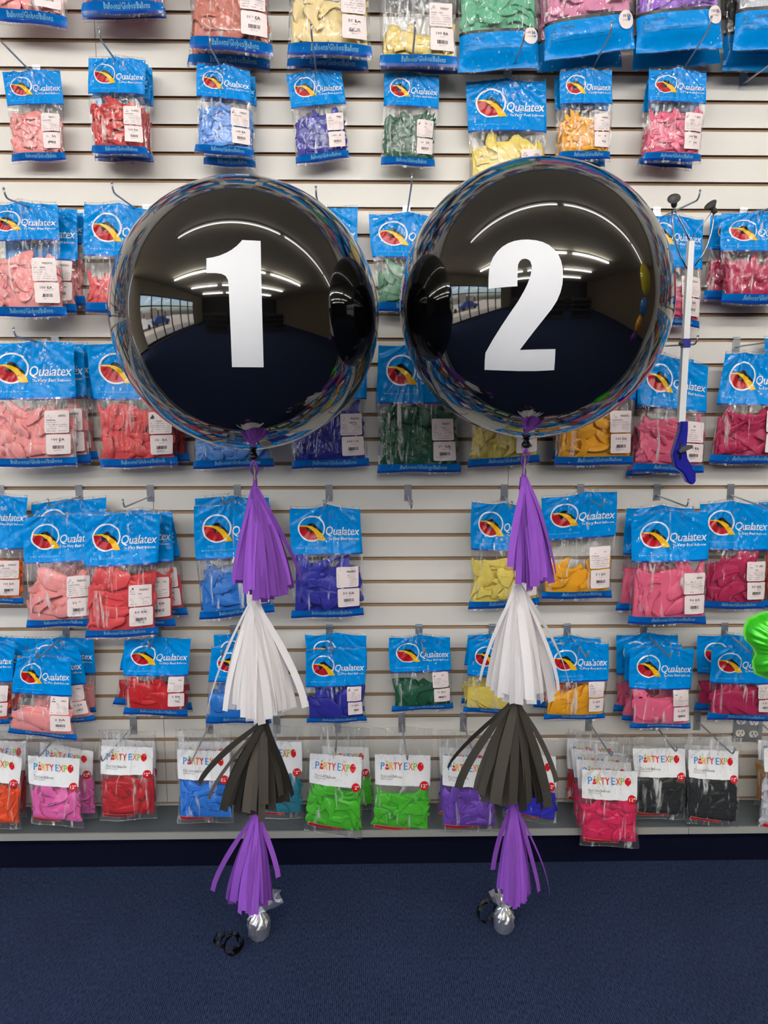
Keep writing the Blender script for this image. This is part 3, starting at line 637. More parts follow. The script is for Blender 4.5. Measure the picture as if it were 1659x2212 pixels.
# ------------------------------------------------------------------ the bags
G0 = 'large balloon bags in the cut-off top row'
t = 'in the cut-off top row'
def off(q, dx, dy): return [(x + dx, y + dy) for x, y in q]
big = dict(size=0.088, dens=1.7, T=0.026)
bag('Q', 'pink', [(-40, -215), (140, -225), (148, 68), (-30, 48)], 0.10, 'pink balloon bag at the top left corner, only its lower part in frame', G0, hb=-100, ct=-60, n='50 EA', **big)
bag('Q', 'coral', [(185, -245), (350, -245), (362, 46), (178, 50)], 0.07, 'rear coral red bag ' + t + ', only its bottom edge in frame', G0, hb=-120, ct=-90, art=False, wl=False, **big)
bag('Q', 'coral', [(180, -265), (345, -265), (357, 36), (176, 38)], 0.13, 'front coral red bag ' + t + ', only its bottom edge in frame', G0, hb=-140, ct=-110, art=False, **big)
bag('Q', 'rosegold', [(410, -150), (578, -150), (585, 158), (405, 146)], 0.07, 'rear rose gold balloon bag peeking out below the front one ' + t, G0, hb=-20, ct=10, art=False, wl=False, **big)
bag('Q', 'rosegold', [(412, -190), (580, -190), (590, 127), (408, 108)], 0.14, 'front rose gold balloon bag ' + t, G0, hb=-60, ct=-40, size=0.11, dens=1.6, T=0.028)
bag('Q', 'cream', [(625, -150), (795, -150), (797, 160), (620, 154)], 0.07, 'rear cream balloon bag peeking out below the front one ' + t, G0, hb=-20, ct=10, art=False, wl=False, **big)
bag('Q', 'cream', [(628, -180), (800, -180), (805, 130), (620, 124)], 0.14, 'front cream balloon bag ' + t, G0, hb=-60, ct=-20, n='50 EA', size=0.12, dens=1.5, T=0.026)
bag('Q', 'paleyellow', [(830, -140), (985, -140), (988, 167), (822, 158)], 0.07, 'rear pale yellow balloon bag peeking out at the bottom right ' + t, G0, hb=-20, ct=60, art=False, wl=False, **big)
bag('Q', 'paleyellow', [(822, -160), (988, -160), (990, 152), (818, 148)], 0.12, 'half empty front pale yellow balloon bag ' + t, G0, hb=-30, ct=45, size=0.10, dens=1.5, T=0.018)
bag('C', 'jade', [(985, -190), (1165, -190), (1163, 148), (988, 160)], 0.12, 'jade green balloon bag with a solid blue bottom panel ' + t, G0, hb=68, ct=0, size=0.085, dens=1.6, T=0.022)
bag('C', 'mauve', [(1160, -170), (1345, -170), (1342, 148), (1158, 160)], 0.07, 'rear mauve balloon bag, mostly covered by the front mauve bag', G0, hb=84, ct=0, size=0.085, dens=1.4, wl=False)
bag('C', 'mauve', [(1172, -215), (1375, -235), (1370, 108), (1174, 135)], 0.15, 'front mauve pink balloon bag with a tilted blue bottom panel ' + t, G0, hb=38, ct=0, size=0.085, dens=1.6, T=0.024)
bag('C', 'violet', [(1366, -170), (1550, -170), (1558, 140), (1367, 155)], 0.07, 'rear violet balloon bag, mostly covered by the front violet bag', G0, hb=70, ct=0, size=0.085, dens=1.4, wl=False)
bag('C', 'violet', [(1375, -225), (1565, -245), (1560, 105), (1372, 118)], 0.15, 'front shiny violet balloon bag with a blue bottom panel ' + t, G0, hb=24, ct=0, size=0.085, dens=1.6, T=0.024)
bag('C', 'black', [(1560, -170), (1730, -170), (1730, 155), (1558, 157)], 0.07, 'black balloon bag at the top right corner, behind the silver one', G0, hb=70, ct=0, size=0.085, dens=1.4, wl=False)
bag('C', 'silver', [(1590, -230), (1790, -245), (1790, 112), (1584, 110)], 0.15, 'silver grey balloon bag at the top right corner', G0, hb=20, ct=0, size=0.085, dens=1.5, T=0.024)

G1 = 'small balloon bags in the first full row'
sm = dict(size=0.046, dens=2.0, T=0.017)
f1 = 'in the first full row'
bag('Q', 'pink', [(6, 150), (131, 146), (145, 352), (27, 355)], 0.06, 'small pink 100-count balloon bag at the left end of the first full row', G1, hb=228, ct=236, **sm)
bag('Q', 'red', [(203, 140), (329, 140), (333, 356), (212, 354)], 0.045, 'rearmost small red balloon bag ' + f1, G1, hb=230, ct=235, wl=False, **sm)
bag('Q', 'red', [(195, 130), (320, 132), (330, 352), (205, 347)], 0.085, 'middle small red balloon bag ' + f1, G1, hb=215, ct=222, wl=False, **sm)
bag('Q', 'red', [(189, 120), (312, 122), (319, 341), (196, 337)], 0.125, 'front small red 100-count balloon bag ' + f1, G1, hb=204, ct=208, **sm)
bag('Q', 'pale_blue', [(432, 148), (552, 160), (554, 369), (440, 362)], 0.05, 'rear small light blue balloon bag ' + f1, G1, hb=225, ct=232, wl=False, **sm)
bag('Q', 'pale_blue', [(427, 132), (541, 146), (551, 346), (421, 334)], 0.10, 'front small light blue 100-count balloon bag ' + f1, G1, hb=215, ct=222, **sm)
bag('Q', 'dark_blue', [(619, 153), (738, 144), (758, 346), (641, 361)], 0.07, 'small dark blue 100-count balloon bag ' + f1, G1, hb=230, ct=240, **sm)
bag('Q', 'green', [(830, 150), (949, 158), (940, 366), (822, 361)], 0.07, 'small dark green 100-count balloon bag ' + f1, G1, hb=232, ct=238, **sm)
bag('Q', 'yellow', [(1008, 167), (1182, 168), (1176, 452), (1012, 452)], 0.06, 'wide pale yellow balloon bag partly behind the top of balloon number 2', 'wide balloon bags', hb=286, ct=288, size=0.085, dens=1.7, T=0.024, lw=0.062)
bag('Q', 'gold', [(1200, 160), (1318, 160), (1308, 366), (1197, 360)], 0.05, 'rear small golden yellow balloon bag ' + f1, G1, hb=240, ct=250, wl=False, **sm)
bag('Q', 'gold', [(1211, 146), (1324, 146), (1320, 350), (1206, 350)], 0.10, 'front small golden yellow 100-count balloon bag ' + f1, G1, hb=225, ct=240, **sm)
bag('Q', 'rose', [(1398, 165), (1520, 165), (1493, 371), (1376, 361)], 0.05, 'rear small rose pink balloon bag ' + f1, G1, hb=245, ct=255, wl=False, **sm)
bag('Q', 'rose', [(1404, 143), (1528, 150), (1515, 355), (1388, 352)], 0.10, 'front small rose pink 100-count balloon bag ' + f1, G1, hb=222, ct=232, **sm)

G2 = 'balloon bags in the second full row'; f2 = 'in the second full row'
md = dict(size=0.068, dens=1.8, T=0.022)
bag('Q', 'pink', [(30, 452), (181, 452), (188, 664), (20, 672)], 0.04, 'rearmost pink balloon bag ' + f2 + ', only its right side showing', G2, hb=530, ct=540, wl=False, **md)
bag('Q', 'pink', [(12, 440), (168, 446), (168, 682), (10, 684)], 0.085, 'middle pink balloon bag ' + f2 + ' at the left edge', G2, hb=562, ct=566, **md)
bag('Q', 'pink', [(-36, 437), (123, 432), (146, 690), (-20, 690)], 0.14, 'front pink 100-count balloon bag ' + f2 + ' at the left edge', G2, hb=520, ct=545, **md)
bag('Q', 'coral', [(180, 432), (350, 446), (350, 681), (183, 680)], 0.10, 'coral red balloon bag ' + f2 + ', partly behind balloon number 1', G2, hb=555, ct=585, size=0.085, dens=1.7, T=0.020, hu=0.45)
bag('Q', 'dark_blue', [(605, 448), (773, 441), (775, 680), (612, 682)], 0.07, 'dark blue balloon bag ' + f2 + ', its header peeking right of balloon 1', G2, hb=565, ct=570, **md)
bag('Q', 'sea', [(796, 455), (965, 460), (965, 682), (815, 678)], 0.07, 'grey green balloon bag ' + f2 + ' between the two black balloons', G2, hb=558, ct=562, size=0.085, dens=1.7, T=0.022, hu=0.5)
bag('Q', 'rose', [(1392, 458), (1521, 466), (1512, 714), (1398, 700)], 0.07, 'rose pink balloon bag ' + f2 + ' behind the white grabber pole', G2, hb=577, ct=596, lw=0.06, **md)
bag('Q', 'wine', [(1535, 458), (1690, 460), (1690, 660), (1517, 652)], 0.05, 'rear raspberry balloon bag ' + f2 + ' at the right edge', G2, hb=542, ct=550, **md)
bag('Q', 'wine', [(1558, 455), (1716, 455), (1716, 664), (1556, 660)], 0.11, 'front raspberry balloon bag ' + f2 + ' at the right edge', G2, hb=544, ct=548, size=0.10, dens=1.6, T=0.020)

G3 = 'large balloon bags in the third full row'; f3 = 'in the third full row'
lg = dict(size=0.088, dens=1.8, T=0.024)
bag('Q', 'pink', [(60, 748), (190, 738), (214, 998), (50, 1000)], 0.04, 'rearmost large pink balloon bag ' + f3 + ', a thin strip showing', G3, hb=862, ct=870, **lg)
bag('Q', 'pink', [(20, 740), (180, 735), (199, 1004), (30, 1010)], 0.085, 'middle large pink balloon bag ' + f3, G3, hb=857, ct=862, **lg)
bag('Q', 'pink', [(-32, 735), (160, 732), (170, 1011), (-30, 1015)], 0.135, 'front large pink 100-count balloon bag ' + f3, G3, hb=861, ct=860, hu=0.55, **lg)
bag('Q', 'red', [(215, 745), (395, 745), (411, 1002), (235, 1008)], 0.05, 'rear large coral red balloon bag ' + f3, G3, hb=860, ct=862, wl=False, **lg)
bag('Q', 'coral', [(187, 735), (385, 740), (386, 1010), (218, 1016)], 0.10, 'front large coral red 100-count balloon bag ' + f3 + ', left of balloon 1', G3, hb=862, ct=862, **lg)
bag('Q', 'pale_blue', [(415, 742), (575, 742), (592, 1012), (416, 1018)], 0.07, 'large light blue balloon bag ' + f3 + ', bottom showing below balloon 1', G3, hb=862, ct=862, wl=False, **lg)
bag('Q', 'dark_blue', [(622, 742), (789, 742), (798, 1012), (629, 1018)], 0.07, 'large dark blue 100-count balloon bag ' + f3 + ', lower right of balloon 1', G3, hb=862, ct=868, **lg)
bag('Q', 'forest', [(816, 738), (984, 740), (995, 1024), (813, 1026)], 0.08, 'large dark green 100-count balloon bag ' + f3 + ' between the two balloons', G3, hb=870, ct=868, **lg)
bag('Q', 'yellow', [(1014, 745), (1165, 745), (1168, 1004), (1011, 1016)], 0.07, 'large yellow balloon bag ' + f3 + ', only its bottom showing below balloon 2', G3, hb=865, ct=865, **lg)
bag('Q', 'gold', [(1192, 748), (1345, 748), (1340, 1000), (1192, 996)], 0.05, 'rear large golden yellow balloon bag ' + f3, G3, hb=865, ct=870, wl=False, **lg)
bag('Q', 'gold', [(1202, 745), (1375, 745), (1369, 1008), (1198, 1010)], 0.10, 'front large golden yellow 100-count balloon bag ' + f3 + ', below balloon 2', G3, hb=862, ct=880, **lg)
bag('Q', 'rose', [(1380, 770), (1500, 770), (1500, 1020), (1352, 1034)], 0.05, 'rear large rose pink balloon bag ' + f3 + ', lower left corner showing', G3, hb=880, ct=885, wl=False, **lg)
bag('Q', 'rose', [(1384, 754), (1531, 782), (1521, 1027), (1366, 1024)], 0.10, 'front large rose pink 100-count balloon bag ' + f3 + ' behind the grabber handle', G3, hb=882, ct=884, hu=0.35, peak=0.012, **lg)
bag('Q', 'wine', [(1566, 758), (1712, 760), (1700, 1008), (1528, 1004)], 0.09, 'large raspberry 100-count balloon bag ' + f3 + ' at the right edge', G3, hb=874, ct=872, hu=0.3, **lg)
bag('Q', 'flame', [(1650, 722), (1800, 722), (1805, 1000), (1654, 1000)], 0.05, 'balloon bag ' + f3 + ', a blue sliver cut off by the right edge', G3, hb=850, ct=860, wl=False, **lg)

G4 = '50-count balloon bags in the fourth full row'; f4 = 'in the fourth full row'
fg = dict(size=0.12, dens=1.7, T=0.024, n='50 EA')
bag('Q', 'orange', [(-80, 1066), (60, 1066), (51, 1308), (-80, 1306)], 0.09, 'orange 100-count balloon bag ' + f4 + ' at the left edge', G4, hb=1183, ct=1184, size=0.085, dens=1.8, T=0.022, n='100 EA')
bag('Q', 'pink', [(66, 1082), (228, 1068), (228, 1318), (72, 1320)], 0.06, 'rear pink balloon bag ' + f4 + ', only its blue header showing', G4, hb=1180, ct=1200, wl=False, **fg)
bag('Q', 'pink', [(50, 1112), (212, 1102), (205, 1356), (57, 1360)], 0.15, 'front pink 50-count balloon bag ' + f4, G4, hb=1212, ct=1225, hu=0.42, **fg)
bag('Q', 'coral', [(235, 1100), (372, 1098), (409, 1332), (250, 1340)], 0.07, 'rearmost coral red balloon bag ' + f4, G4, hb=1204, ct=1216, **fg)
bag('Q', 'coral', [(215, 1098), (372, 1100), (381, 1356), (230, 1362)], 0.125, 'middle coral red balloon bag ' + f4, G4, hb=1212, ct=1218, **fg)
bag('Q', 'coral', [(183, 1108), (345, 1102), (341, 1376), (182, 1384)], 0.185, 'front coral red 50-count balloon bag ' + f4, G4, hb=1218, ct=1220, hu=0.52, **fg)
bag('Q', 'mid_blue', [(422, 1068), (582, 1068), (594, 1322), (436, 1322)], 0.06, 'rear light blue balloon bag ' + f4 + ', only its header edge showing', G4, hb=1188, ct=1200, wl=False, **fg)
bag('Q', 'mid_blue', [(417, 1087), (583, 1082), (593, 1326), (430, 1344)], 0.12, 'front light blue 50-count balloon bag ' + f4 + ' behind the purple tassel', G4, hb=1203, ct=1222, hu=0.5, **fg)
bag('Q', 'dark_blue', [(627, 1090), (779, 1090), (788, 1334), (630, 1340)], 0.10, 'dark blue 50-count balloon bag ' + f4, G4, hb=1195, ct=1196, hu=0.53, peak=0.016, **fg)
bag('Q', 'yellow', [(1020, 1078), (1156, 1090), (1168, 1310), (1012, 1322)], 0.09, 'yellow 50-count balloon bag ' + f4 + ', partly behind a purple tassel', G4, hb=1186, ct=1188, hu=0.5, **fg)
bag('Q', 'gold', [(1170, 1070), (1334, 1054), (1322, 1296), (1170, 1298)], 0.10, 'golden yellow 50-count balloon bag ' + f4, G4, hb=1162, ct=1205, hu=0.58, **fg)
bag('Q', 'rose', [(1356, 1090), (1500, 1090), (1490, 1316), (1330, 1324)], 0.08, 'rear rose pink balloon bag ' + f4, G4, hb=1194, ct=1196, **fg)
bag('Q', 'wine', [(1512, 1080), (1665, 1082), (1652, 1320), (1518, 1318)], 0.08, 'raspberry 50-count balloon bag ' + f4 + ' with its top pulled to the right', G4, hb=1185, ct=1192, hu=0.45, **fg)
bag('Q', 'rose', [(1366, 1106), (1531, 1098), (1527, 1352), (1357, 1352)], 0.155, 'front rose pink 50-count balloon bag ' + f4, G4, hb=1210, ct=1216, hu=0.5, **fg)
bag('Q', 'flame', [(1640, 1078), (1790, 1078), (1790, 1316), (1652, 1316)], 0.05, 'coral orange balloon bag ' + f4 + ' cut off by the right edge', G4, hb=1188, ct=1190, wl=False, **fg)

G5 = 'two-count balloon bags in the fifth full row'; f5 = 'in the fifth full row'
tw = dict(size=0.17, dens=1.5, T=0.016, n='2 EA')
bag('Q', 'flame', [(-70, 1368), (60, 1374), (48, 1545), (-70, 1545)], 0.06, 'rear orange-red balloon bag ' + f5 + ' at the left edge', G5, hb=1460, ct=1480, wl=False, **tw)
bag('Q', 'flame', [(-90, 1386), (34, 1384), (22, 1568), (-90, 1565)], 0.12, 'front orange-red 2-count balloon bag ' + f5 + ' at the left edge', G5, hb=1472, ct=1495, **tw)
bag('Q', 'pink', [(60, 1374), (203, 1374), (210, 1542), (80, 1545)], 0.06, 'rearmost pale pink balloon bag ' + f5, G5, hb=1455, ct=1472, wl=False, **tw)
bag('Q', 'pink', [(48, 1402), (167, 1392), (208, 1560), (70, 1572)], 0.12, 'middle pale pink balloon bag ' + f5, G5, hb=1482, ct=1508, **tw)
bag('Q', 'pink', [(36, 1416), (150, 1414), (166, 1603), (15, 1586)], 0.18, 'front pale pink 2-count balloon bag ' + f5 + ', almost empty and twisted', G5, hb=1500, ct=1530, hu=0.4, peak=0.016, **tw)
bag('Q', 'deepred', [(275, 1376), (405, 1376), (416, 1538), (241, 1524)], 0.07, 'rear red balloon bag ' + f5, G5, hb=1450, ct=1475, wl=False, **tw)
bag('Q', 'red', [(269, 1378), (412, 1372), (405, 1552), (265, 1546)], 0.13, 'front red 2-count balloon bag ' + f5, G5, hb=1458, ct=1466, **tw)
bag('Q', 'mid_blue', [(461, 1364), (590, 1370), (600, 1540), (460, 1540)], 0.06, 'rear light blue balloon bag ' + f5 + ', behind a white tassel', G5, hb=1450, ct=1480, wl=False, **tw)
bag('Q', 'mid_blue', [(456, 1392), (594, 1392), (585, 1566), (443, 1566)], 0.12, 'front light blue balloon bag ' + f5 + ', behind a white tassel', G5, hb=1472, ct=1500, **tw)
bag('Q', 'dark_blue', [(659, 1366), (793, 1366), (790, 1540), (680, 1540)], 0.06, 'rear dark blue balloon bag ' + f5, G5, hb=1445, ct=1470, wl=False, **tw)
bag('Q', 'dark_blue', [(659, 1400), (788, 1396), (792, 1562), (661, 1566)], 0.13, 'front dark blue 2-count balloon bag ' + f5, G5, hb=1481, ct=1490, **tw)
bag('Q', 'forest', [(840, 1372), (972, 1370), (980, 1533), (846, 1541)], 0.10, 'single forest green 2-count balloon bag ' + f5, G5, hb=1450, ct=1466, **tw)
bag('Q', 'yellow', [(1010, 1366), (1110, 1370), (1090, 1520), (994, 1524)], 0.06, 'rear yellow balloon bag ' + f5 + ', beside a white tassel', G5, hb=1436, ct=1465, wl=False, **tw)
bag('Q', 'yellow', [(1014, 1378), (1140, 1382), (1130, 1546), (1000, 1542)], 0.12, 'front yellow balloon bag ' + f5 + ', beside a white tassel', G5, hb=1460, ct=1470, wl=False, **tw)
bag('Q', 'orange', [(1166, 1370), (1300, 1374), (1300, 1535), (1152, 1532)], 0.06, 'rear orange balloon bag ' + f5 + ', a strip left of the golden bag', G5, hb=1455, ct=1480, wl=False, **tw)
bag('Q', 'gold', [(1182, 1386), (1317, 1384), (1308, 1556), (1175, 1558)], 0.13, 'front golden yellow 2-count balloon bag ' + f5, G5, hb=1470, ct=1482, **tw)
bag('Q', 'rose', [(1333, 1366), (1466, 1366), (1460, 1540), (1325, 1542)], 0.05, 'rearmost rose pink balloon bag ' + f5, G5, hb=1455, ct=1475, wl=False, **tw)
bag('Q', 'rose', [(1350, 1386), (1474, 1386), (1470, 1560), (1343, 1560)], 0.10, 'middle rose pink balloon bag ' + f5, G5, hb=1470, ct=1485, wl=False, **tw)
bag('Q', 'rose', [(1360, 1396), (1499, 1396), (1491, 1577), (1359, 1576)], 0.155, 'front rose pink 2-count balloon bag ' + f5, G5, hb=1486, ct=1490, **tw)
bag('Q', 'wine', [(1508, 1368), (1640, 1370), (1640, 1540), (1500, 1537)], 0.06, 'rear raspberry balloon bag ' + f5, G5, hb=1455, ct=1475, wl=False, **tw)
bag('Q', 'wine', [(1537, 1392), (1672, 1392), (1672, 1562), (1526, 1558)], 0.13, 'front raspberry 2-count balloon bag ' + f5 + ', beside the green foil balloon', G5, hb=1474, ct=1474, size=0.2, dens=1.4, T=0.018, n='2 EA')

G6 = '72-count clear balloon bags in the lowest row'; f6 = 'in the lowest row'
pe = dict(size=0.078, dens=1.8, T=0.020, peak=0.004, amp=0.8)
bag('P', 'crimson', [(-40, 1580), (62, 1580), (60, 1765), (-40, 1765)], 0.07, 'rear dark red clear bag ' + f6 + ' at the left edge', G6, ht=1600, hb=1660, ct=1662, wl=False, **pe)
bag('P', 'tangerine', [(-70, 1570), (52, 1606), (46, 1790), (-70, 1790)], 0.16, 'orange clear bag with white card ' + f6 + ' at the left edge', G6, ht=1622, hb=1682, ct=1686, **pe)
bag('P', 'hotpink', [(80, 1575), (205, 1600), (211, 1768), (90, 1768)], 0.09, 'rear hot pink clear bag ' + f6, G6, ht=1612, hb=1665, ct=1668, **pe)
bag('P', 'hotpink', [(52, 1585), (176, 1592), (180, 1788), (66, 1778)], 0.18, 'front hot pink clear bag with white card ' + f6, G6, ht=1634, hb=1693, ct=1695, **pe)
bag('P', 'crimson', [(214, 1575), (338, 1580), (346, 1742), (225, 1745)], 0.09, 'rear crimson clear bag ' + f6 + ', only a strip showing at right', G6, ht=1598, hb=1655, ct=1660, wl=False, **pe)
bag('P', 'crimson', [(214, 1580), (335, 1586), (340, 1768), (215, 1774)], 0.17, 'front crimson clear bag with white card ' + f6, G6, ht=1612, hb=1668, ct=1668, **pe)
bag('P', 'azure', [(380, 1575), (500, 1575), (505, 1765), (388, 1765)], 0.09, 'rear azure blue clear bag ' + f6 + ' behind the front azure one', G6, ht=1602, hb=1660, ct=1668, wl=False, **pe)
bag('P', 'azure', [(378, 1590), (500, 1596), (507, 1776), (383, 1778)], 0.17, 'front azure blue clear bag with white card ' + f6, G6, ht=1620, hb=1680, ct=1684, **pe)
bag('P', 'teal', [(545, 1565), (656, 1570), (658, 1768), (540, 1768)], 0.11, 'teal clear bag ' + f6 + ' behind a black tassel', G6, ht=1600, hb=1664, ct=1668, **pe)
bag('P', 'lime', [(690, 1568), (798, 1572), (811, 1748), (700, 1750)], 0.08, 'rear left lime green clear bag, showing to the right of the front one', G6, ht=1612, hb=1665, ct=1668, **pe)
bag('P', 'lime', [(670, 1566), (790, 1572), (782, 1812), (656, 1792)], 0.17, 'front left lime green clear bag ' + f6, G6, ht=1630, hb=1692, ct=1690, **pe)
bag('P', 'lime', [(806, 1570), (936, 1572), (931, 1806), (800, 1800)], 0.15, 'right lime green clear bag ' + f6 + ' beside the purple one', G6, ht=1629, hb=1692, ct=1700, **pe)
bag('P', 'purple', [(946, 1575), (1060, 1580), (1062, 1768), (942, 1768)], 0.09, 'rear purple clear bag ' + f6, G6, ht=1615, hb=1670, ct=1672, wl=False, **pe)
bag('P', 'purple', [(952, 1590), (1064, 1600), (1076, 1796), (951, 1798)], 0.17, 'front purple clear bag with white card ' + f6, G6, ht=1634, hb=1694, ct=1694, **pe)
bag('P', 'royal', [(1090, 1590), (1207, 1600), (1204, 1785), (1085, 1762)], 0.13, 'royal blue clear bag ' + f6 + ' behind a black tassel', G6, ht=1628, hb=1690, ct=1692, **pe)
bag('P', 'crimson', [(1222, 1580), (1340, 1590), (1340, 1735), (1217, 1732)], 0.06, 'rearmost dark magenta clear bag ' + f6 + ', left strip of the stack', G6, ht=1598, hb=1660, ct=1662, wl=False, **pe)
bag('P', 'magenta', [(1228, 1575), (1360, 1590), (1355, 1775), (1236, 1772)], 0.10, 'second magenta clear bag from the wall ' + f6, G6, ht=1622, hb=1680, ct=1684, wl=False, **pe)
bag('P', 'magenta', [(1240, 1600), (1370, 1610), (1365, 1798), (1242, 1795)], 0.15, 'second from front magenta clear bag ' + f6, G6, ht=1643, hb=1702, ct=1704, wl=False, **pe)
bag('P', 'magenta', [(1252, 1628), (1382, 1632), (1380, 1832), (1250, 1825)], 0.20, 'front magenta clear bag with white card, hanging lowest of all', G6, ht=1663, hb=1722, ct=1724, **pe)
bag('P', 'black', [(1362, 1590), (1486, 1590), (1482, 1770), (1366, 1768)], 0.16, 'left black clear bag with white card ' + f6, G6, ht=1616, hb=1674, ct=1676, **pe)
bag('P', 'black', [(1475, 1585), (1590, 1588), (1590, 1760), (1474, 1756)], 0.09, 'rear right black clear bag ' + f6 + ', a strip between the two black bags', G6, ht=1610, hb=1660, ct=1662, wl=False, **pe)
bag('P', 'black', [(1484, 1592), (1602, 1594), (1594, 1788), (1480, 1778)], 0.17, 'right black clear bag with white card ' + f6, G6, ht=1620, hb=1678, ct=1680, **pe)
bag('P', 'brass', [(1636, 1565), (1740, 1570), (1740, 1742), (1628, 1738)], 0.09, 'gold clear bag ' + f6 + ' at the right edge', G6, ht=1600, hb=1640, ct=1644, wl=False, **pe)
bag('P', 'silver', [(1648, 1590), (1780, 1590), (1780, 1805), (1634, 1795)], 0.16, 'silver clear bag ' + f6 + ' at the right edge', G6, ht=1615, hb=1665, ct=1668, wl=False, **pe)

# more of the same stock hangs beyond the frame; it shows only in the reflections of the black balloons
def copy_bag(src, loc, label, group):
    c = src.copy(); C.objects.link(c); c.location = loc; c['label'] = label; c['group'] = group
    for ch in src.children:
        k = ch.copy(); C.objects.link(k); k.parent = c
    return c
_bags = [o for o in bpy.data.objects if o.name.startswith('balloon_bag')]
def pick(word, row): return [o for o in _bags if row in o['label'] and 'rear' not in o['label'] and 'middle' not in o['label'] and word in o['label']]
SRC = {2: pick('raspberry', 'second full row') + pick('coral', 'second full row'), 3: pick('dark green', 'third full row') + pick('golden', 'third full row') + pick('coral', 'third full row'), 4: pick('dark blue', 'fourth full row') + pick('golden', 'fourth full row')}
bpy.context.view_layer.update()
kk = 0
for side, xs in (('left', [-1.62, -1.98, -2.34, -2.72, -3.1]), ('right', [1.62, 1.98, 2.34, 2.72, 3.1])):
    for row, z in ((2, 2.80), (2, 2.36), (2, gz(5) + 0.0), (3, gz(10) + 0.0), (4, gz(16) - 0.05), (4, gz(22) - 0.05)):
        for x in xs:
            src = SRC[row][kk % len(SRC[row])]; kk += 1
            copy_bag(src, (x, -0.08, z), 'blue-topped balloon bag hanging beyond the %s edge, seen only mirrored in the balloons' % side, 'bags beyond the frame')
for z in (3.38,):
    for x in (-1.2, -0.85, -0.5, -0.15, 0.2, 0.55, 0.9, 1.25):
        src = SRC[2 + kk % 2][kk % 2]; kk += 1
        copy_bag(src, (x, -0.08, z), 'blue-topped balloon bag hanging above the top edge, seen only mirrored in the balloons', 'bags beyond the frame')

# ------------------------------------------------------------------ the two big balloons
def sph_ray(px, py, c, r):
    d = ray(px, py); oc = CAM - c; b = oc @ d; disc = b * b - (oc @ oc - r * r)
    t = -b - math.sqrt(max(disc, 0)); return CAM + d * t
def ballmat():
    mt = bpy.data.materials.new('glossy black balloon skin'); mt.use_nodes = True; b = mt.node_tree.nodes['Principled BSDF']
    b.inputs['Base Color'].default_value = (0.0012, 0.0012, 0.0014, 1); b.inputs['Roughness'].default_value = 0.045; b.inputs['Specular IOR Level'].default_value = 1.0
    b.inputs['Coat Weight'].default_value = 0.5; b.inputs['Coat Roughness'].default_value = 0.03; b.inputs['Coat IOR'].default_value = 1.6
    return mt
BALL = ballmat()
VINYL = pbr('number vinyl white', (216, 218, 224), 0.45, spec=0.35)
D1 = [(783, 383), (893, 388), (897, 600), (903, 850), (911, 1143), (722, 1142), (715, 960), (706, 750), (702, 660), (698, 622), (685, 598), (660, 585), (625, 580), (569, 580), (569, 492), (610, 486), (650, 475), (690, 458), (720, 441), (750, 418), (772, 396)]
D1 = [(240 + x / 2.765, 380 + y / 2.765) for x, y in D1]
D2 = [(575, 760), (576, 700), (579, 655), (588, 612), (602, 578), (625, 546), (655, 517), (690, 496), (725, 483), (765, 476), (805, 475), (850, 479), (890, 489), (925, 506), (955, 531), (980, 563), (996, 598), (1005, 640), (1007, 685), (1003, 735), (992, 780), (972, 828), (940, 878), (895, 935), (845, 998), (800, 1056), (757, 1113), (860, 1110), (963, 1108), (960, 1170), (956, 1230), (850, 1235), (750, 1235), (650, 1232), (553, 1228), (554, 1180), (558, 1130), (600, 1055), (650, 975), (700, 900), (745, 835), (780, 775), (800, 735), (815, 695), (825, 655), (826, 625), (817, 600), (802, 588), (785, 585), (768, 589), (755, 602), (747, 620), (744, 660), (743, 700), (743, 745), (690, 748), (640, 753)]
D2 = [(840 + x / 2.676, 340 + y / 2.676) for x, y in D2]
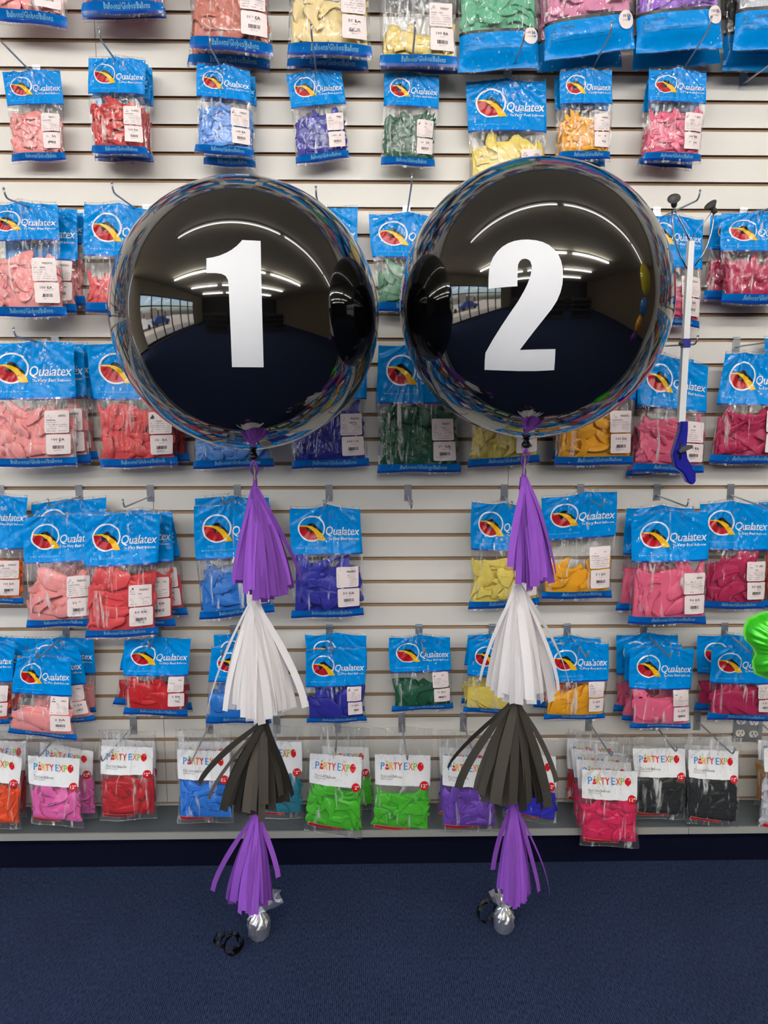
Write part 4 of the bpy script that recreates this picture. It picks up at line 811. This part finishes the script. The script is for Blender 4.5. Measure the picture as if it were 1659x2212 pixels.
def big_balloon(px, py, hw, hd, num, P, knot):
    Y = -DW + hd; c = at(px, py, Y)
    dist = np.linalg.norm(c - CAM); r = 0.3
    for _ in range(30):   # radius whose outline is hw px wide
        d = c - CAM; z = d @ FW; a = math.asin(r / np.linalg.norm(d)); ax = math.atan(abs(d @ RT) / z)
        w_ = F * (math.tan(ax + a) - math.tan(ax - a)) / 2; r *= hw / w_
    root = empty('giant_balloon', c, 'giant glossy black round balloon with a white number %s sticker' % num, 'balloon', 'two giant numbered balloons')
    kn = at(knot[0], knot[1], Y) - c; kn = kn / np.linalg.norm(kn)
    nu, nv = 96, 72; V = []
    ez = -kn; exx = np.cross([0, 1, 0], ez); exx /= np.linalg.norm(exx); ey = np.cross(ez, exx)
    for j in range(nv + 1):
        th = PI * j / nv
        for i in range(nu):
            ph = 2 * PI * i / nu; q = PI - th
            rr = r * (1 + 0.012 * math.exp(-(q / 0.06) ** 2)) * (1 + 0.0012 * math.sin(ph * 19) * math.exp(-(q / 0.22) ** 2))
            V.append((exx * math.cos(ph) * math.sin(th) + ey * math.sin(ph) * math.sin(th) + ez * math.cos(th)) * rr)
    Fc = [(j * nu + i, (j + 1) * nu + i, (j + 1) * nu + (i + 1) % nu, j * nu + (i + 1) % nu) for j in range(nv) for i in range(nu)]
    mesh_obj('balloon_skin', V, Fc, [BALL], root, True)
    # number sticker wrapped on the skin
    bm = bmesh.new(); f = bm.faces.new([bm.verts.new((x, y, 0)) for x, y in P]); f.normal_update(); bmesh.ops.triangulate(bm, faces=[f])
    for k in range(5): 
        bmesh.ops.subdivide_edges(bm, edges=[e for e in bm.edges if e.calc_length() > 16], cuts=1); bmesh.ops.triangulate(bm, faces=bm.faces[:])
    bm.verts.index_update(); V = [sph_ray(v.co.x, v.co.y, c, r * 1.0025) - c for v in bm.verts]; Fc = [tuple(v.index for v in q.verts)[::-1] for q in bm.faces]; bm.free()
    mesh_obj('number_sticker', V, Fc, [VINYL], root, True)
    k = MB(); p = kn * r
    k.lathe(p * 1.0, [(0.020, -0.012), (0.012, 0.0), (0.006, 0.006), (0.009, 0.012), (0.012, 0.018), (0.008, 0.024), (0.0, 0.026)], 14, ax=kn); k.build('knot', [pbr('knot latex black', (20, 18, 22), 0.3)], root, True)
    return c, r, c + kn * (r + 0.024)
c1, r1, k1 = big_balloon(534.5, 686.5, 284, 1.80, '1', D1, (548, 992))
c2, r2, k2 = big_balloon(1151.5, 655.5, 288.5, 1.80, '2', D2, (1136, 968))

# ------------------------------------------------------------------ tassels
PAPER = {}
def tissue(name, col, lo=0.55, hi=1.2):
    m = bpy.data.materials.new(name); m.use_nodes = True; n = m.node_tree; b = n.nodes['Principled BSDF']
    b.inputs['Base Color'].default_value = rgb(*col); b.inputs['Roughness'].default_value = 0.75; b.inputs['Specular IOR Level'].default_value = 0.2
    t = n.nodes.new('ShaderNodeBsdfTranslucent'); t.inputs[0].default_value = rgb(*col); mx = n.nodes.new('ShaderNodeMixShader'); mx.inputs[0].default_value = 0.22 if sum(col) > 150 else 0.05
    tc = n.nodes.new('ShaderNodeTexCoord'); nz = n.nodes.new('ShaderNodeTexNoise'); nz.inputs['Scale'].default_value = 45; n.links.new(tc.outputs['Object'], nz.inputs['Vector'])
    bp = n.nodes.new('ShaderNodeBump'); bp.inputs['Strength'].default_value = 0.35; bp.inputs['Distance'].default_value = 0.003; n.links.new(nz.outputs['Fac'], bp.inputs['Height']); n.links.new(bp.outputs[0], b.inputs['Normal'])
    oi = n.nodes.new('ShaderNodeObjectInfo'); mr = n.nodes.new('ShaderNodeMapRange'); mr.inputs[3].default_value = lo; mr.inputs[4].default_value = hi
    hs = n.nodes.new('ShaderNodeHueSaturation'); hs.inputs['Color'].default_value = rgb(*col); n.links.new(oi.outputs['Random'], mr.inputs[0]); n.links.new(mr.outputs[0], hs.inputs['Value']); n.links.new(hs.outputs[0], b.inputs['Base Color'])
    n.links.new(b.outputs[0], mx.inputs[1]); n.links.new(t.outputs[0], mx.inputs[2]); n.links.new(mx.outputs[0], n.nodes['Material Output'].inputs[0]); return m
PURP = tissue('purple tissue paper', (150, 86, 198)); WHT = tissue('white tissue paper', (240, 236, 238), 0.9, 1.03); BKT = tissue('black tissue paper', (66, 62, 57), 0.3, 1.7)
def strip_path(p0, p1, bulge, k=9, sag=0.5, rnd=None):
    out = np.array(p1) - np.array(p0); h = np.array([out[0], out[1], 0]); pts = []
    for i in range(k):
        t = i / (k - 1); f = (1 - (1 - t) ** (1.02 + 0.22 * sag)) * (1 - bulge * 0.5) + bulge * 0.5 * math.sin(t * PI / 2)
        pts.append(np.array(p0) + h * f + np.array([0, 0, out[2] * t]))
    return pts
def strip_mesh(pts, w0, w1, rot0, rot1, rng):
    V = []; k = len(pts); ph = rng.uniform(0, 6.28); am = rng.uniform(0.001, 0.004)
    for i, p in enumerate(pts):
        t = i / (k - 1); tg = pts[min(i + 1, k - 1)] - pts[max(i - 1, 0)]; tg = tg / np.linalg.norm(tg)
        a = rot0 + (rot1 - rot0) * t; sd = np.array([math.cos(a), math.sin(a), 0]); sd = sd - tg * (sd @ tg); sd /= np.linalg.norm(sd); nn = np.cross(sd, tg)
        w = (w0 + (w1 - w0) * min(1, t * 2.2)) / 2; q = p + nn * am * math.sin(5 * t + ph)
        V += [q - sd * w, q + nn * w * 0.14, q + sd * w]
    Fc = [(3 * i + j, 3 * i + j + 1, 3 * i + j + 4, 3 * i + j + 3) for i in range(k - 1) for j in (0, 1)]
    return V, Fc
def tassel(apex, yc, ends, colmat, label, seed, wpx=17, nback=10, top=None):
    """apex px; ends = list of (px, py, near, width px, curl) of the strip tips; extra strips fill the back"""
    rng = random.Random(seed); A = at(apex[0], apex[1], yc); root = empty('paper_tassel', A, label, 'tassel', 'paper tassels hanging under the balloons')
    s = (yc + DW) / F
    for (x, y, near, w, curl) in ends:
        e = at(x, y, yc - near) - A
        p0 = np.array([rng.uniform(-0.004, 0.004) + 0.03 * e[0], -0.012 * (1 if near > 0 else -1) * rng.random(), rng.uniform(-0.004, 0.002)])
        pts = strip_path(p0, e, curl, 10, 0.9 + rng.random() * 0.5)
        ra = math.atan2(e[1], e[0]) + PI / 2 if abs(near) > 0.03 or abs(e[0]) > 0.05 else 0
        a1 = max(-0.9, min(0.9, 14 * e[0] * (1 if near >= 0 else -1) * 0.6)) + rng.uniform(-0.75, 0.75)
        V, Fc = strip_mesh(pts, w * s * 0.55, w * s, a1 * 0.5, a1, rng)
        mesh_obj('paper_strip', V, Fc, [colmat], root, True)
    # gathered head and hanging loop
    m = MB()
    m.tube([(0, 0, 0.028), (0.001, -0.001, 0.015), (0, 0, 0.003), (0, 0, -0.01), (0, 0.0, -0.028)], [0.0035, 0.005, 0.006, 0.010, 0.012], 10)
    m.build('gathered_head', [colmat], root, True)
    if top is not None:
        tp = top - A; l = MB(); L = 0.008
        for sg in (-1, 1): l.tube([(0, 0, 0.026), (sg * L * 0.9, 0.001, tp[2] * 0.35 + 0.015), (tp[0] + sg * L, tp[1], tp[2] * 0.75), tuple(tp)], 0.0028, 6)
        l.build('hanging_loop', [colmat], root, True)
    return root
def spread(xl, xr, yl, yb, yr, n, near, w, rng, jit=5, curl=0.35):
    out = []
    for i in range(n):
        t = (i + 0.5) / n + rng.uniform(-0.3, 0.3) / n; x = xl + (xr - xl) * t; a = 2 * t - 1
        y = yb + ((yl if a < 0 else yr) - yb) * abs(a) ** 1.8 + rng.uniform(-jit * 1.8, jit)
        out.append((x, y, near * math.sqrt(max(0.05, 1 - a * a)), w * rng.uniform(0.85, 1.15), curl + rng.uniform(-0.15, 0.15)))
    return out
rg = random.Random(8)
Y1 = -DW + 1.84; Y2 = -DW + 1.85
def T(apex, yc, xl, xr, yl, yb, yr, col, label, seed, w, extra=(), n1=10, n2=9, n3=7, top=None):
    ends = spread(xl + 12, xr - 12, yl, yb - 12, yr, n3, -0.06, w, rg) + spread(xl + 6, xr - 6, yl + 2, yb - 4, yr + 2, n2, 0.02, w, rg, 8) + spread(xl + 14, xr - 14, yl + 8, yb, yr + 8, n1, 0.065, w, rg, 10) + list(extra)
    return tassel(apex, yc, ends, col, label, seed, top=top)
T((551, 1052), Y1, 500, 645, 1250, 1300, 1262, PURP, 'upper purple tissue tassel under balloon 1, above the white tassel', 1, 17, [(648, 1256, 0.03, 16, 0.5), (503, 1262, 0.02, 8, 0.2)], top=k1)
T((548, 1298), Y1, 478, 648, 1510, 1560, 1515, WHT, 'white tissue tassel under balloon 1, between purple and black', 2, 20, [(447, 1538, 0.03, 11, 0.25), (486, 1536, 0.04, 12, 0.3), (660, 1528, 0.03, 16, 0.45)], n1=14)
T((572, 1556), Y1 - 0.005, 475, 628, 1742, 1762, 1722, BKT, 'black tissue tassel under balloon 1', 3, 18, [(428, 1692, 0.05, 20, 0.15), (452, 1726, 0.05, 8, 0.15), (482, 1752, 0.075, 20, 0.5), (570, 1738, 0.09, 20, 0.35), (630, 1720, 0.05, 16, 0.3), (566, 1775, 0.08, 16, 0.2)], n1=8, n2=10)
T((556, 1752), Y1, 482, 600, 1950, 1968, 1930, PURP, 'lowest purple tissue tassel under balloon 1, just above the foil weight', 4, 13, [(459, 1925, 0.03, 12, 0.25), (601, 1895, 0.02, 12, 0.5)], n1=10, n2=9)
T((1131, 1032), Y2, 1108, 1200, 1235, 1268, 1250, PURP, 'upper purple tissue tassel under balloon 2, above the white tassel', 5, 17, [(1102, 1225, 0.05, 15, 0.4), (1202, 1240, 0.02, 16, 0.5), (1120, 1262, 0.05, 14, 0.3)], n1=8, n2=8, n3=6, top=k2)
T((1117, 1262), Y2, 1048, 1208, 1490, 1522, 1498, WHT, 'white tissue tassel under balloon 2, between purple and black', 6, 20, [(1230, 1484, 0.04, 20, 0.55), (1036, 1470, 0.03, 11, 0.3), (1205, 1492, 0.05, 10, 0.5), (1145, 1512, 0.09, 20, 0.3)], n1=10)
T((1112, 1512), Y2 - 0.005, 1015, 1190, 1715, 1742, 1735, BKT, 'black tissue tassel under balloon 2', 7, 20, [(968, 1660, 0.05, 15, 0.25), (990, 1702, 0.07, 18, 0.5), (1203, 1690, 0.04, 13, 0.75), (1185, 1745, 0.08, 20, 0.6), (1070, 1738, 0.1, 26, 0.5), (1108, 1738, 0.1, 20, 0.2)], n1=8, n2=10)
T((1108, 1732), Y2, 1068, 1158, 1920, 1958, 1930, PURP, 'lowest purple tissue tassel under balloon 2, just above the foil weight', 8, 14, [(1064, 1878, 0.02, 12, 0.35), (1188, 1934, 0.02, 8, 0.3), (1163, 1926, 0.03, 12, 0.4)], n1=9, n2=8, n3=6)
# strings running through the tassels
STR = pbr('string ribbon', (150, 140, 120), 0.5)
def cord(pts, label, mat, r=0.0022):
    m = MB(); m.tube(pts, r, 6); tag(m.build('balloon_ribbon', [mat], None, True), label, 'ribbon', 'ribbons of the two balloons')
W1z = 0.055; 
wc1 = atz(560, 2022, 0.0); wc2 = atz(1088, 2008, 0.0)
cord([k1, at(551, 1040, Y1), at(550, 1150, Y1 - 0.01), at(548, 1290, Y1), at(572, 1560, Y1), at(556, 1745, Y1), at(556, 1920, Y1 - 0.02), wc1 + np.array([0, 0, 0.10])], 'thin ribbon from balloon 1 down to its foil weight', STR)
cord([k2, at(1131, 1030, Y2), at(1117, 1262, Y2), at(1111, 1512, Y2), at(1108, 1732, Y2), at(1104, 1930, Y2), wc2 + np.array([0, 0, 0.095])], 'thin ribbon from balloon 2 down to its foil weight', STR)
# foil wrapped weights
FOIL = pbr('silver foil', (240, 240, 244), 0.28, metal=0.9, bump=(70, 0.4))
def weight(c, s, lean, label, seed, ribdir):
    rng = np.random.default_rng(seed); root = empty('foil_weight', c, label, 'balloon weight', 'foil balloon weights')
    n = 26; prof = [(0, 0.0), (0.021, 0.0), (0.0255, 0.006), (0.0275, 0.02), (0.028, 0.036), (0.026, 0.047), (0.020, 0.056), (0.011, 0.063), (0.006, 0.068)]
    V = []
    for i, (r, h) in enumerate(prof):
        for j in range(n):
            a = 2 * PI * j / n; rr = r * (1 + (rng.normal() * 0.035 if 0 < i else 0) + (0.09 * math.sin(a * 9 + seed) if i >= 5 else 0)) ; V.append((rr * math.cos(a) * s, rr * math.sin(a) * s, (h + (rng.normal() * 0.0012 if i > 1 else 0)) * s))
    Fc = [(i * n + j, i * n + (j + 1) % n, (i + 1) * n + (j + 1) % n, (i + 1) * n + j) for i in range(len(prof) - 1) for j in range(n)]
    mesh_obj('foil_cup', V, Fc, [FOIL], root, False)
    V = []; Fc = []; prof = [(0.006, 0.066), (0.010, 0.072), (0.019, 0.080), (0.030, 0.092), (0.037, 0.104)]; n = 34
    for i, (r, h) in enumerate(prof):
        for j in range(n):
            a = 2 * PI * j / n; z = i / 4.0
            rr = r * (1 + z * 0.30 * math.sin(a * 11 + rng.normal() * 0.8)) + rng.normal() * 0.0018 * z
            V.append(((rr * math.cos(a) + lean * z * 0.02) * s, rr * math.sin(a) * 0.8 * s, (h + z * 0.010 * math.sin(a * 7 + 1) + rng.normal() * 0.003 * z) * s))
    Fc = [(i * n + j, i * n + (j + 1) % n, (i + 1) * n + (j + 1) % n, (i + 1) * n + j) for i in range(len(prof) - 1) for j in range(n)]
    mesh_obj('foil_ruffle', V, Fc, [FOIL], root, False)
    return root
BR = pbr('black curling ribbon', (12, 12, 14), 0.16, spec=0.8, coat=0.5)
def curl(root, cen, loops, label):
    """flat ribbon curled in loose standing loops: (cx, cy, cz, radius, lean, yaw)"""
    V = []; N = 40 * len(loops) + 10; w = 0.0056
    for i in range(N):
        t = i / (N - 1) * (len(loops) - 0.02); k = min(len(loops) - 1, int(t)); f = t - k; f2 = f * f * (3 - 2 * f)
        L0 = loops[k]; L1 = loops[min(k + 1, len(loops) - 1)]
        cx, cy, cz, r, lean, yaw = [L0[q] * (1 - f2) + L1[q] * f2 for q in range(6)]
        a = -PI / 2 + t * 2 * PI
        e1 = np.array([math.cos(yaw), math.sin(yaw), 0]); e2 = np.array([-math.sin(yaw) * math.sin(lean), math.cos(yaw) * math.sin(lean), math.cos(lean)]); nrm = np.cross(e1, e2)
        p = np.array([cx, cy, cz]) + (e1 * math.cos(a) + e2 * math.sin(a)) * r + nrm * 0.003 * t
        V += [p - nrm * w, p + nrm * w]
    V = np.array(V); V[:, 2] += 0.0015 - V[:, 2].min()
    V = V + cen
    Fc = [(2 * i, 2 * i + 1, 2 * i + 3, 2 * i + 2) for i in range(N - 1)]
    o = mesh_obj('curled_ribbon', V - np.array(root.location), Fc, [BR], root, True); o['label'] = label
w1 = weight(wc1, 1.14, 0.9, 'silver foil wrapped weight on the carpet under balloon 1', 11, -1)
w2 = weight(wc2, 1.05, 0.1, 'silver foil wrapped weight on the carpet under balloon 2', 12, -1)
cr1 = atz(492, 2062, 0); curl(w1, cr1, [(0.012, 0.0, 0.030, 0.028, -0.1, 0.5), (-0.008, 0.012, 0.036, 0.036, -0.35, -0.3), (0.014, 0.004, 0.030, 0.028, 0.1, 0.6)], 'black curled ribbon tail')
cr2 = atz(1052, 1990, 0); curl(w2, cr2, [(0.010, 0.01, 0.040, 0.038, -0.3, -0.4), (-0.004, 0.0, 0.034, 0.030, 0.0, 0.5)], 'black curled ribbon tail')

# ------------------------------------------------------------------ grabber hanging over the hooks at the right
GY = -0.30
def gp(x, y, dy=0.0): return at(x, y, GY + dy)
o0 = gp(1480, 740); GR_ = empty('reach_grabber', o0, 'white and blue long reach grabber with suction cup jaws hung across two hooks', 'grabber')
def g_(p): return np.array(p) - o0
m = MB(); a = g_(gp(1492, 521)); b = g_(gp(1471, 912)); 
def sq(m, a, b, wa, wb, dp, mi=0):
    V = []
    for p, w_ in ((a, wa), (b, wb)):
        for dx, dy in ((-1, -1), (1, -1), (1, 1), (-1, 1)): V.append((p[0] + dx * w_ / 2, p[1] + dy * dp / 2, p[2]))
    m.add(V, [(0, 1, 2, 3), (7, 6, 5, 4), (0, 4, 5, 1), (1, 5, 6, 2), (2, 6, 7, 3), (3, 7, 4, 0)], mi)
sq(m, a, b, 0.0145, 0.0175, 0.016); m.build('pole', [pbr('grabber white aluminium', (236, 236, 238), 0.35)], GR_)
BLU = pbr('grabber blue plastic', (20, 24, 140), 0.3, coat=0.4)
m = MB(); sq(m, g_(gp(1481.5, 732)), g_(gp(1480.5, 751)), 0.019, 0.019, 0.02); m.build('collar', [BLU], GR_)
m = MB(); m.lathe(g_(gp(1470, 742, -0.004)), [(0, 0), (0.006, 0), (0.006, 0.01), (0, 0.012)], 14, ax=(0, -1, 0)); m.build('collar_knob', [pbr('grabber dark rubber', (66, 66, 64), 0.6)], GR_, True)
hp = [(718, 1698), (769, 1698), (769, 1760), (762, 1830), (758, 1900), (765, 1950), (790, 1995), (822, 2050), (822, 2108), (808, 2126), (790, 2130), (765, 2115), (735, 2055), (680, 2012), (672, 1960), (662, 1930), (676, 1880), (695, 1820), (712, 1760)]
hp = [(1239 + x / 3.205, 380 + y / 3.205) for x, y in hp]
bm = bmesh.new(); f = bm.faces.new([bm.verts.new(g_(gp(x, y, 0.012))) for x, y in hp]); r_ = bmesh.ops.extrude_face_region(bm, geom=[f])
bmesh.ops.translate(bm, vec=(0, -0.026, 0), verts=[v for v in r_['geom'] if isinstance(v, bmesh.types.BMVert)])
bmesh.ops.recalc_face_normals(bm, faces=bm.faces[:]); bmesh.ops.bevel(bm, geom=[e for e in bm.edges if abs(e.verts[0].co.y - e.verts[1].co.y) < 1e-4], offset=0.004, segments=2, affect='EDGES')
me = bpy.data.meshes.new('handle'); bm.to_mesh(me); bm.free(); me.materials.append(BLU); h = bpy.data.objects.new('handle', me); C.objects.link(h); h.parent = GR_
sl = MB(); sl.tube([g_(gp(1470.5, 956, -0.0145)), g_(gp(1469.5, 992, -0.0145))], 0.003, 8); sl.build('trigger_slot', [BLK], h, True)
m = MB(); tr = [(728, 1903), (750, 1878), (790, 1862), (825, 1864), (828, 1880), (800, 1895), (770, 1908), (740, 1918)]
V = [g_(gp(1239 + x / 3.205, 380 + y / 3.205, dy)) for dy in (-0.012, -0.030) for x, y in tr]; n = len(tr)
m.add(V, [tuple(range(n)), tuple(range(n, 2 * n))[::-1]] + [(i, (i + 1) % n, (i + 1) % n + n, i + n) for i in range(n)]); m.build('trigger', [pbr('grabber dark rubber', (66, 66, 64), 0.6)], GR_)
RUB = pbr('grabber dark rubber', (66, 66, 64), 0.6); WIRE = pbr('jaw steel', (150, 156, 170), 0.25, metal=1)
for pts in ([(1452, 455), (1452.5, 480), (1456, 511), (1463, 536), (1472, 557), (1484, 581)], [(1457, 455), (1466, 470), (1476, 488), (1484, 505), (1489, 520)], [(1541, 458), (1541, 480), (1536, 505), (1529, 527), (1519, 549), (1500, 575)], [(1539, 455), (1525, 475), (1508, 495), (1496, 515)]):
    m = MB(); m.tube([g_(gp(x, y, -0.01)) for x, y in pts], 0.0021 if pts[0][0] != 1539 else 0.0010, 6); m.build('jaw_wire', [WIRE], GR_, True)
for (x, y, ax, s_) in ((1456, 436, (-0.35, -0.75, 0.55), 1.0), (1539, 449, (-0.65, -0.3, 0.65), 1.0)):
    m = MB(); m.lathe(g_(gp(x, y, -0.012)), [(0, -0.016), (0.006, -0.016), (0.008, -0.008), (0.006, -0.004), (0.010, 0.002), (0.0165, 0.010), (0.0165, 0.012), (0.009, 0.006), (0, 0.003)], 20, ax=ax); m.build('suction_cup', [RUB], GR_, True)

# ------------------------------------------------------------------ green foil balloon at the right edge
FG = pbr('green foil', (62, 214, 30), 0.3, metal=0.35, spec=0.8, coat=0.3, bump=(22, 0.25))
out = [(1642, 1328), (1655, 1325), (1690, 1323), (1730, 1330), (1752, 1350), (1756, 1385), (1748, 1420), (1730, 1450), (1700, 1462), (1665, 1463), (1648, 1458), (1634, 1452), (1629, 1437), (1628, 1425), (1635, 1412), (1631, 1402), (1623, 1392), (1613, 1382), (1610, 1368), (1612, 1352), (1620, 1338), (1632, 1334)]
GYb = -0.42; cc = at(1688, 1392, GYb); FB = empty('foil_balloon', cc, 'bright green foil balloon poking in at the right edge', 'foil balloon')
def dens_(P, k=4):
    R = []
    for a, b in zip(P, P[1:] + P[:1]):
        for i in range(k): R.append((a[0] + (b[0] - a[0]) * i / k, a[1] + (b[1] - a[1]) * i / k))
    return R
O = [at(x, y, GYb) - cc for x, y in dens_(out)]; n = len(O); V = []; rings = [1, 0.94, 0.85, 0.72, 0.55, 0.35, 0.15]
for sgn in (-1, 1):
    for k, t in enumerate(rings):
        for i, p in enumerate(O):
            wr = 0.004 * math.sin(i * 1.3) * math.sin(min(1, (1 - t) * 3) * PI) ; h = math.sqrt(max(0, 1 - t ** 2.2)) * 0.055 + wr
            V.append((p[0] * t, sgn * h, p[2] * t))
    V.append((0, sgn * 0.057, 0))
Fc = []; K = len(rings); B = n * K + 1
for s_ in (0, 1):
    for k in range(K - 1):
        for i in range(n): Fc.append(tuple(s_ * B + v for v in (k * n + i, k * n + (i + 1) % n, (k + 1) * n + (i + 1) % n, (k + 1) * n + i)))
    for i in range(n): Fc.append((s_ * B + (K - 1) * n + i, s_ * B + (K - 1) * n + (i + 1) % n, s_ * B + K * n))
mesh_obj('foil_skin', V, Fc, [FG], FB, True)
V = [tuple(p * q) for q in (1.0, 1.07) for p in O]; mesh_obj('seam_rim', V, [(i, (i + 1) % n, (i + 1) % n + n, i + n) for i in range(n)], [pbr('green foil rim', (120, 226, 90), 0.35, metal=0.2)], FB, True)

# ------------------------------------------------------------------ balloon column beyond the right edge (seen mirrored in the black balloons)
def party_balloon(x, y, z, r, col, lab, dots=False, tall=1.15):
    m = MB(); prof = []
    for k in range(19):
        a = PI * k / 18; rr = r * math.sin(a) * (1 - 0.12 * (1 - math.cos(PI - a)) / 2 if a > PI / 2 else 1); prof.append((rr, r * tall * math.cos(a)))
    m.lathe((0, 0, 0), prof, 24); root = empty('party_balloon', (x, y, z), lab, 'balloon', 'balloon column beyond the right edge')
    m.build('balloon_skin', [pbr('balloon ' + str(col), col, 0.15, coat=0.4)], root, True)
    k = MB(); k.lathe((0, 0, -r * tall - 0.012), [(0.012, 0), (0.004, 0.008), (0.01, 0.016)], 10); k.build('knot', [pbr('balloon ' + str(col), col, 0.15)], root, True)
for x, y, z, r, col, lab, tl in [(2.25, -0.95, 2.09, 0.19, (240, 220, 40), 'tall yellow balloon topping the column mirrored in balloon 2', 1.5), (2.09, -0.95, 1.62, 0.14, (60, 130, 200), 'left blue balloon of the mirrored column', 1.1), (2.40, -1.02, 1.62, 0.14, (60, 130, 200), 'right blue balloon of the mirrored column', 1.1),
                            (2.12, -0.98, 1.32, 0.115, (245, 160, 20), 'left orange balloon of the mirrored column', 1.15), (2.38, -1.02, 1.32, 0.115, (245, 160, 20), 'right orange balloon of the mirrored column', 1.15), (2.25, -0.98, 1.03, 0.12, (90, 40, 130), 'purple balloon at the foot of the mirrored column', 1.1)]:
    party_balloon(x, y, z, r, col, lab, tall=tl)
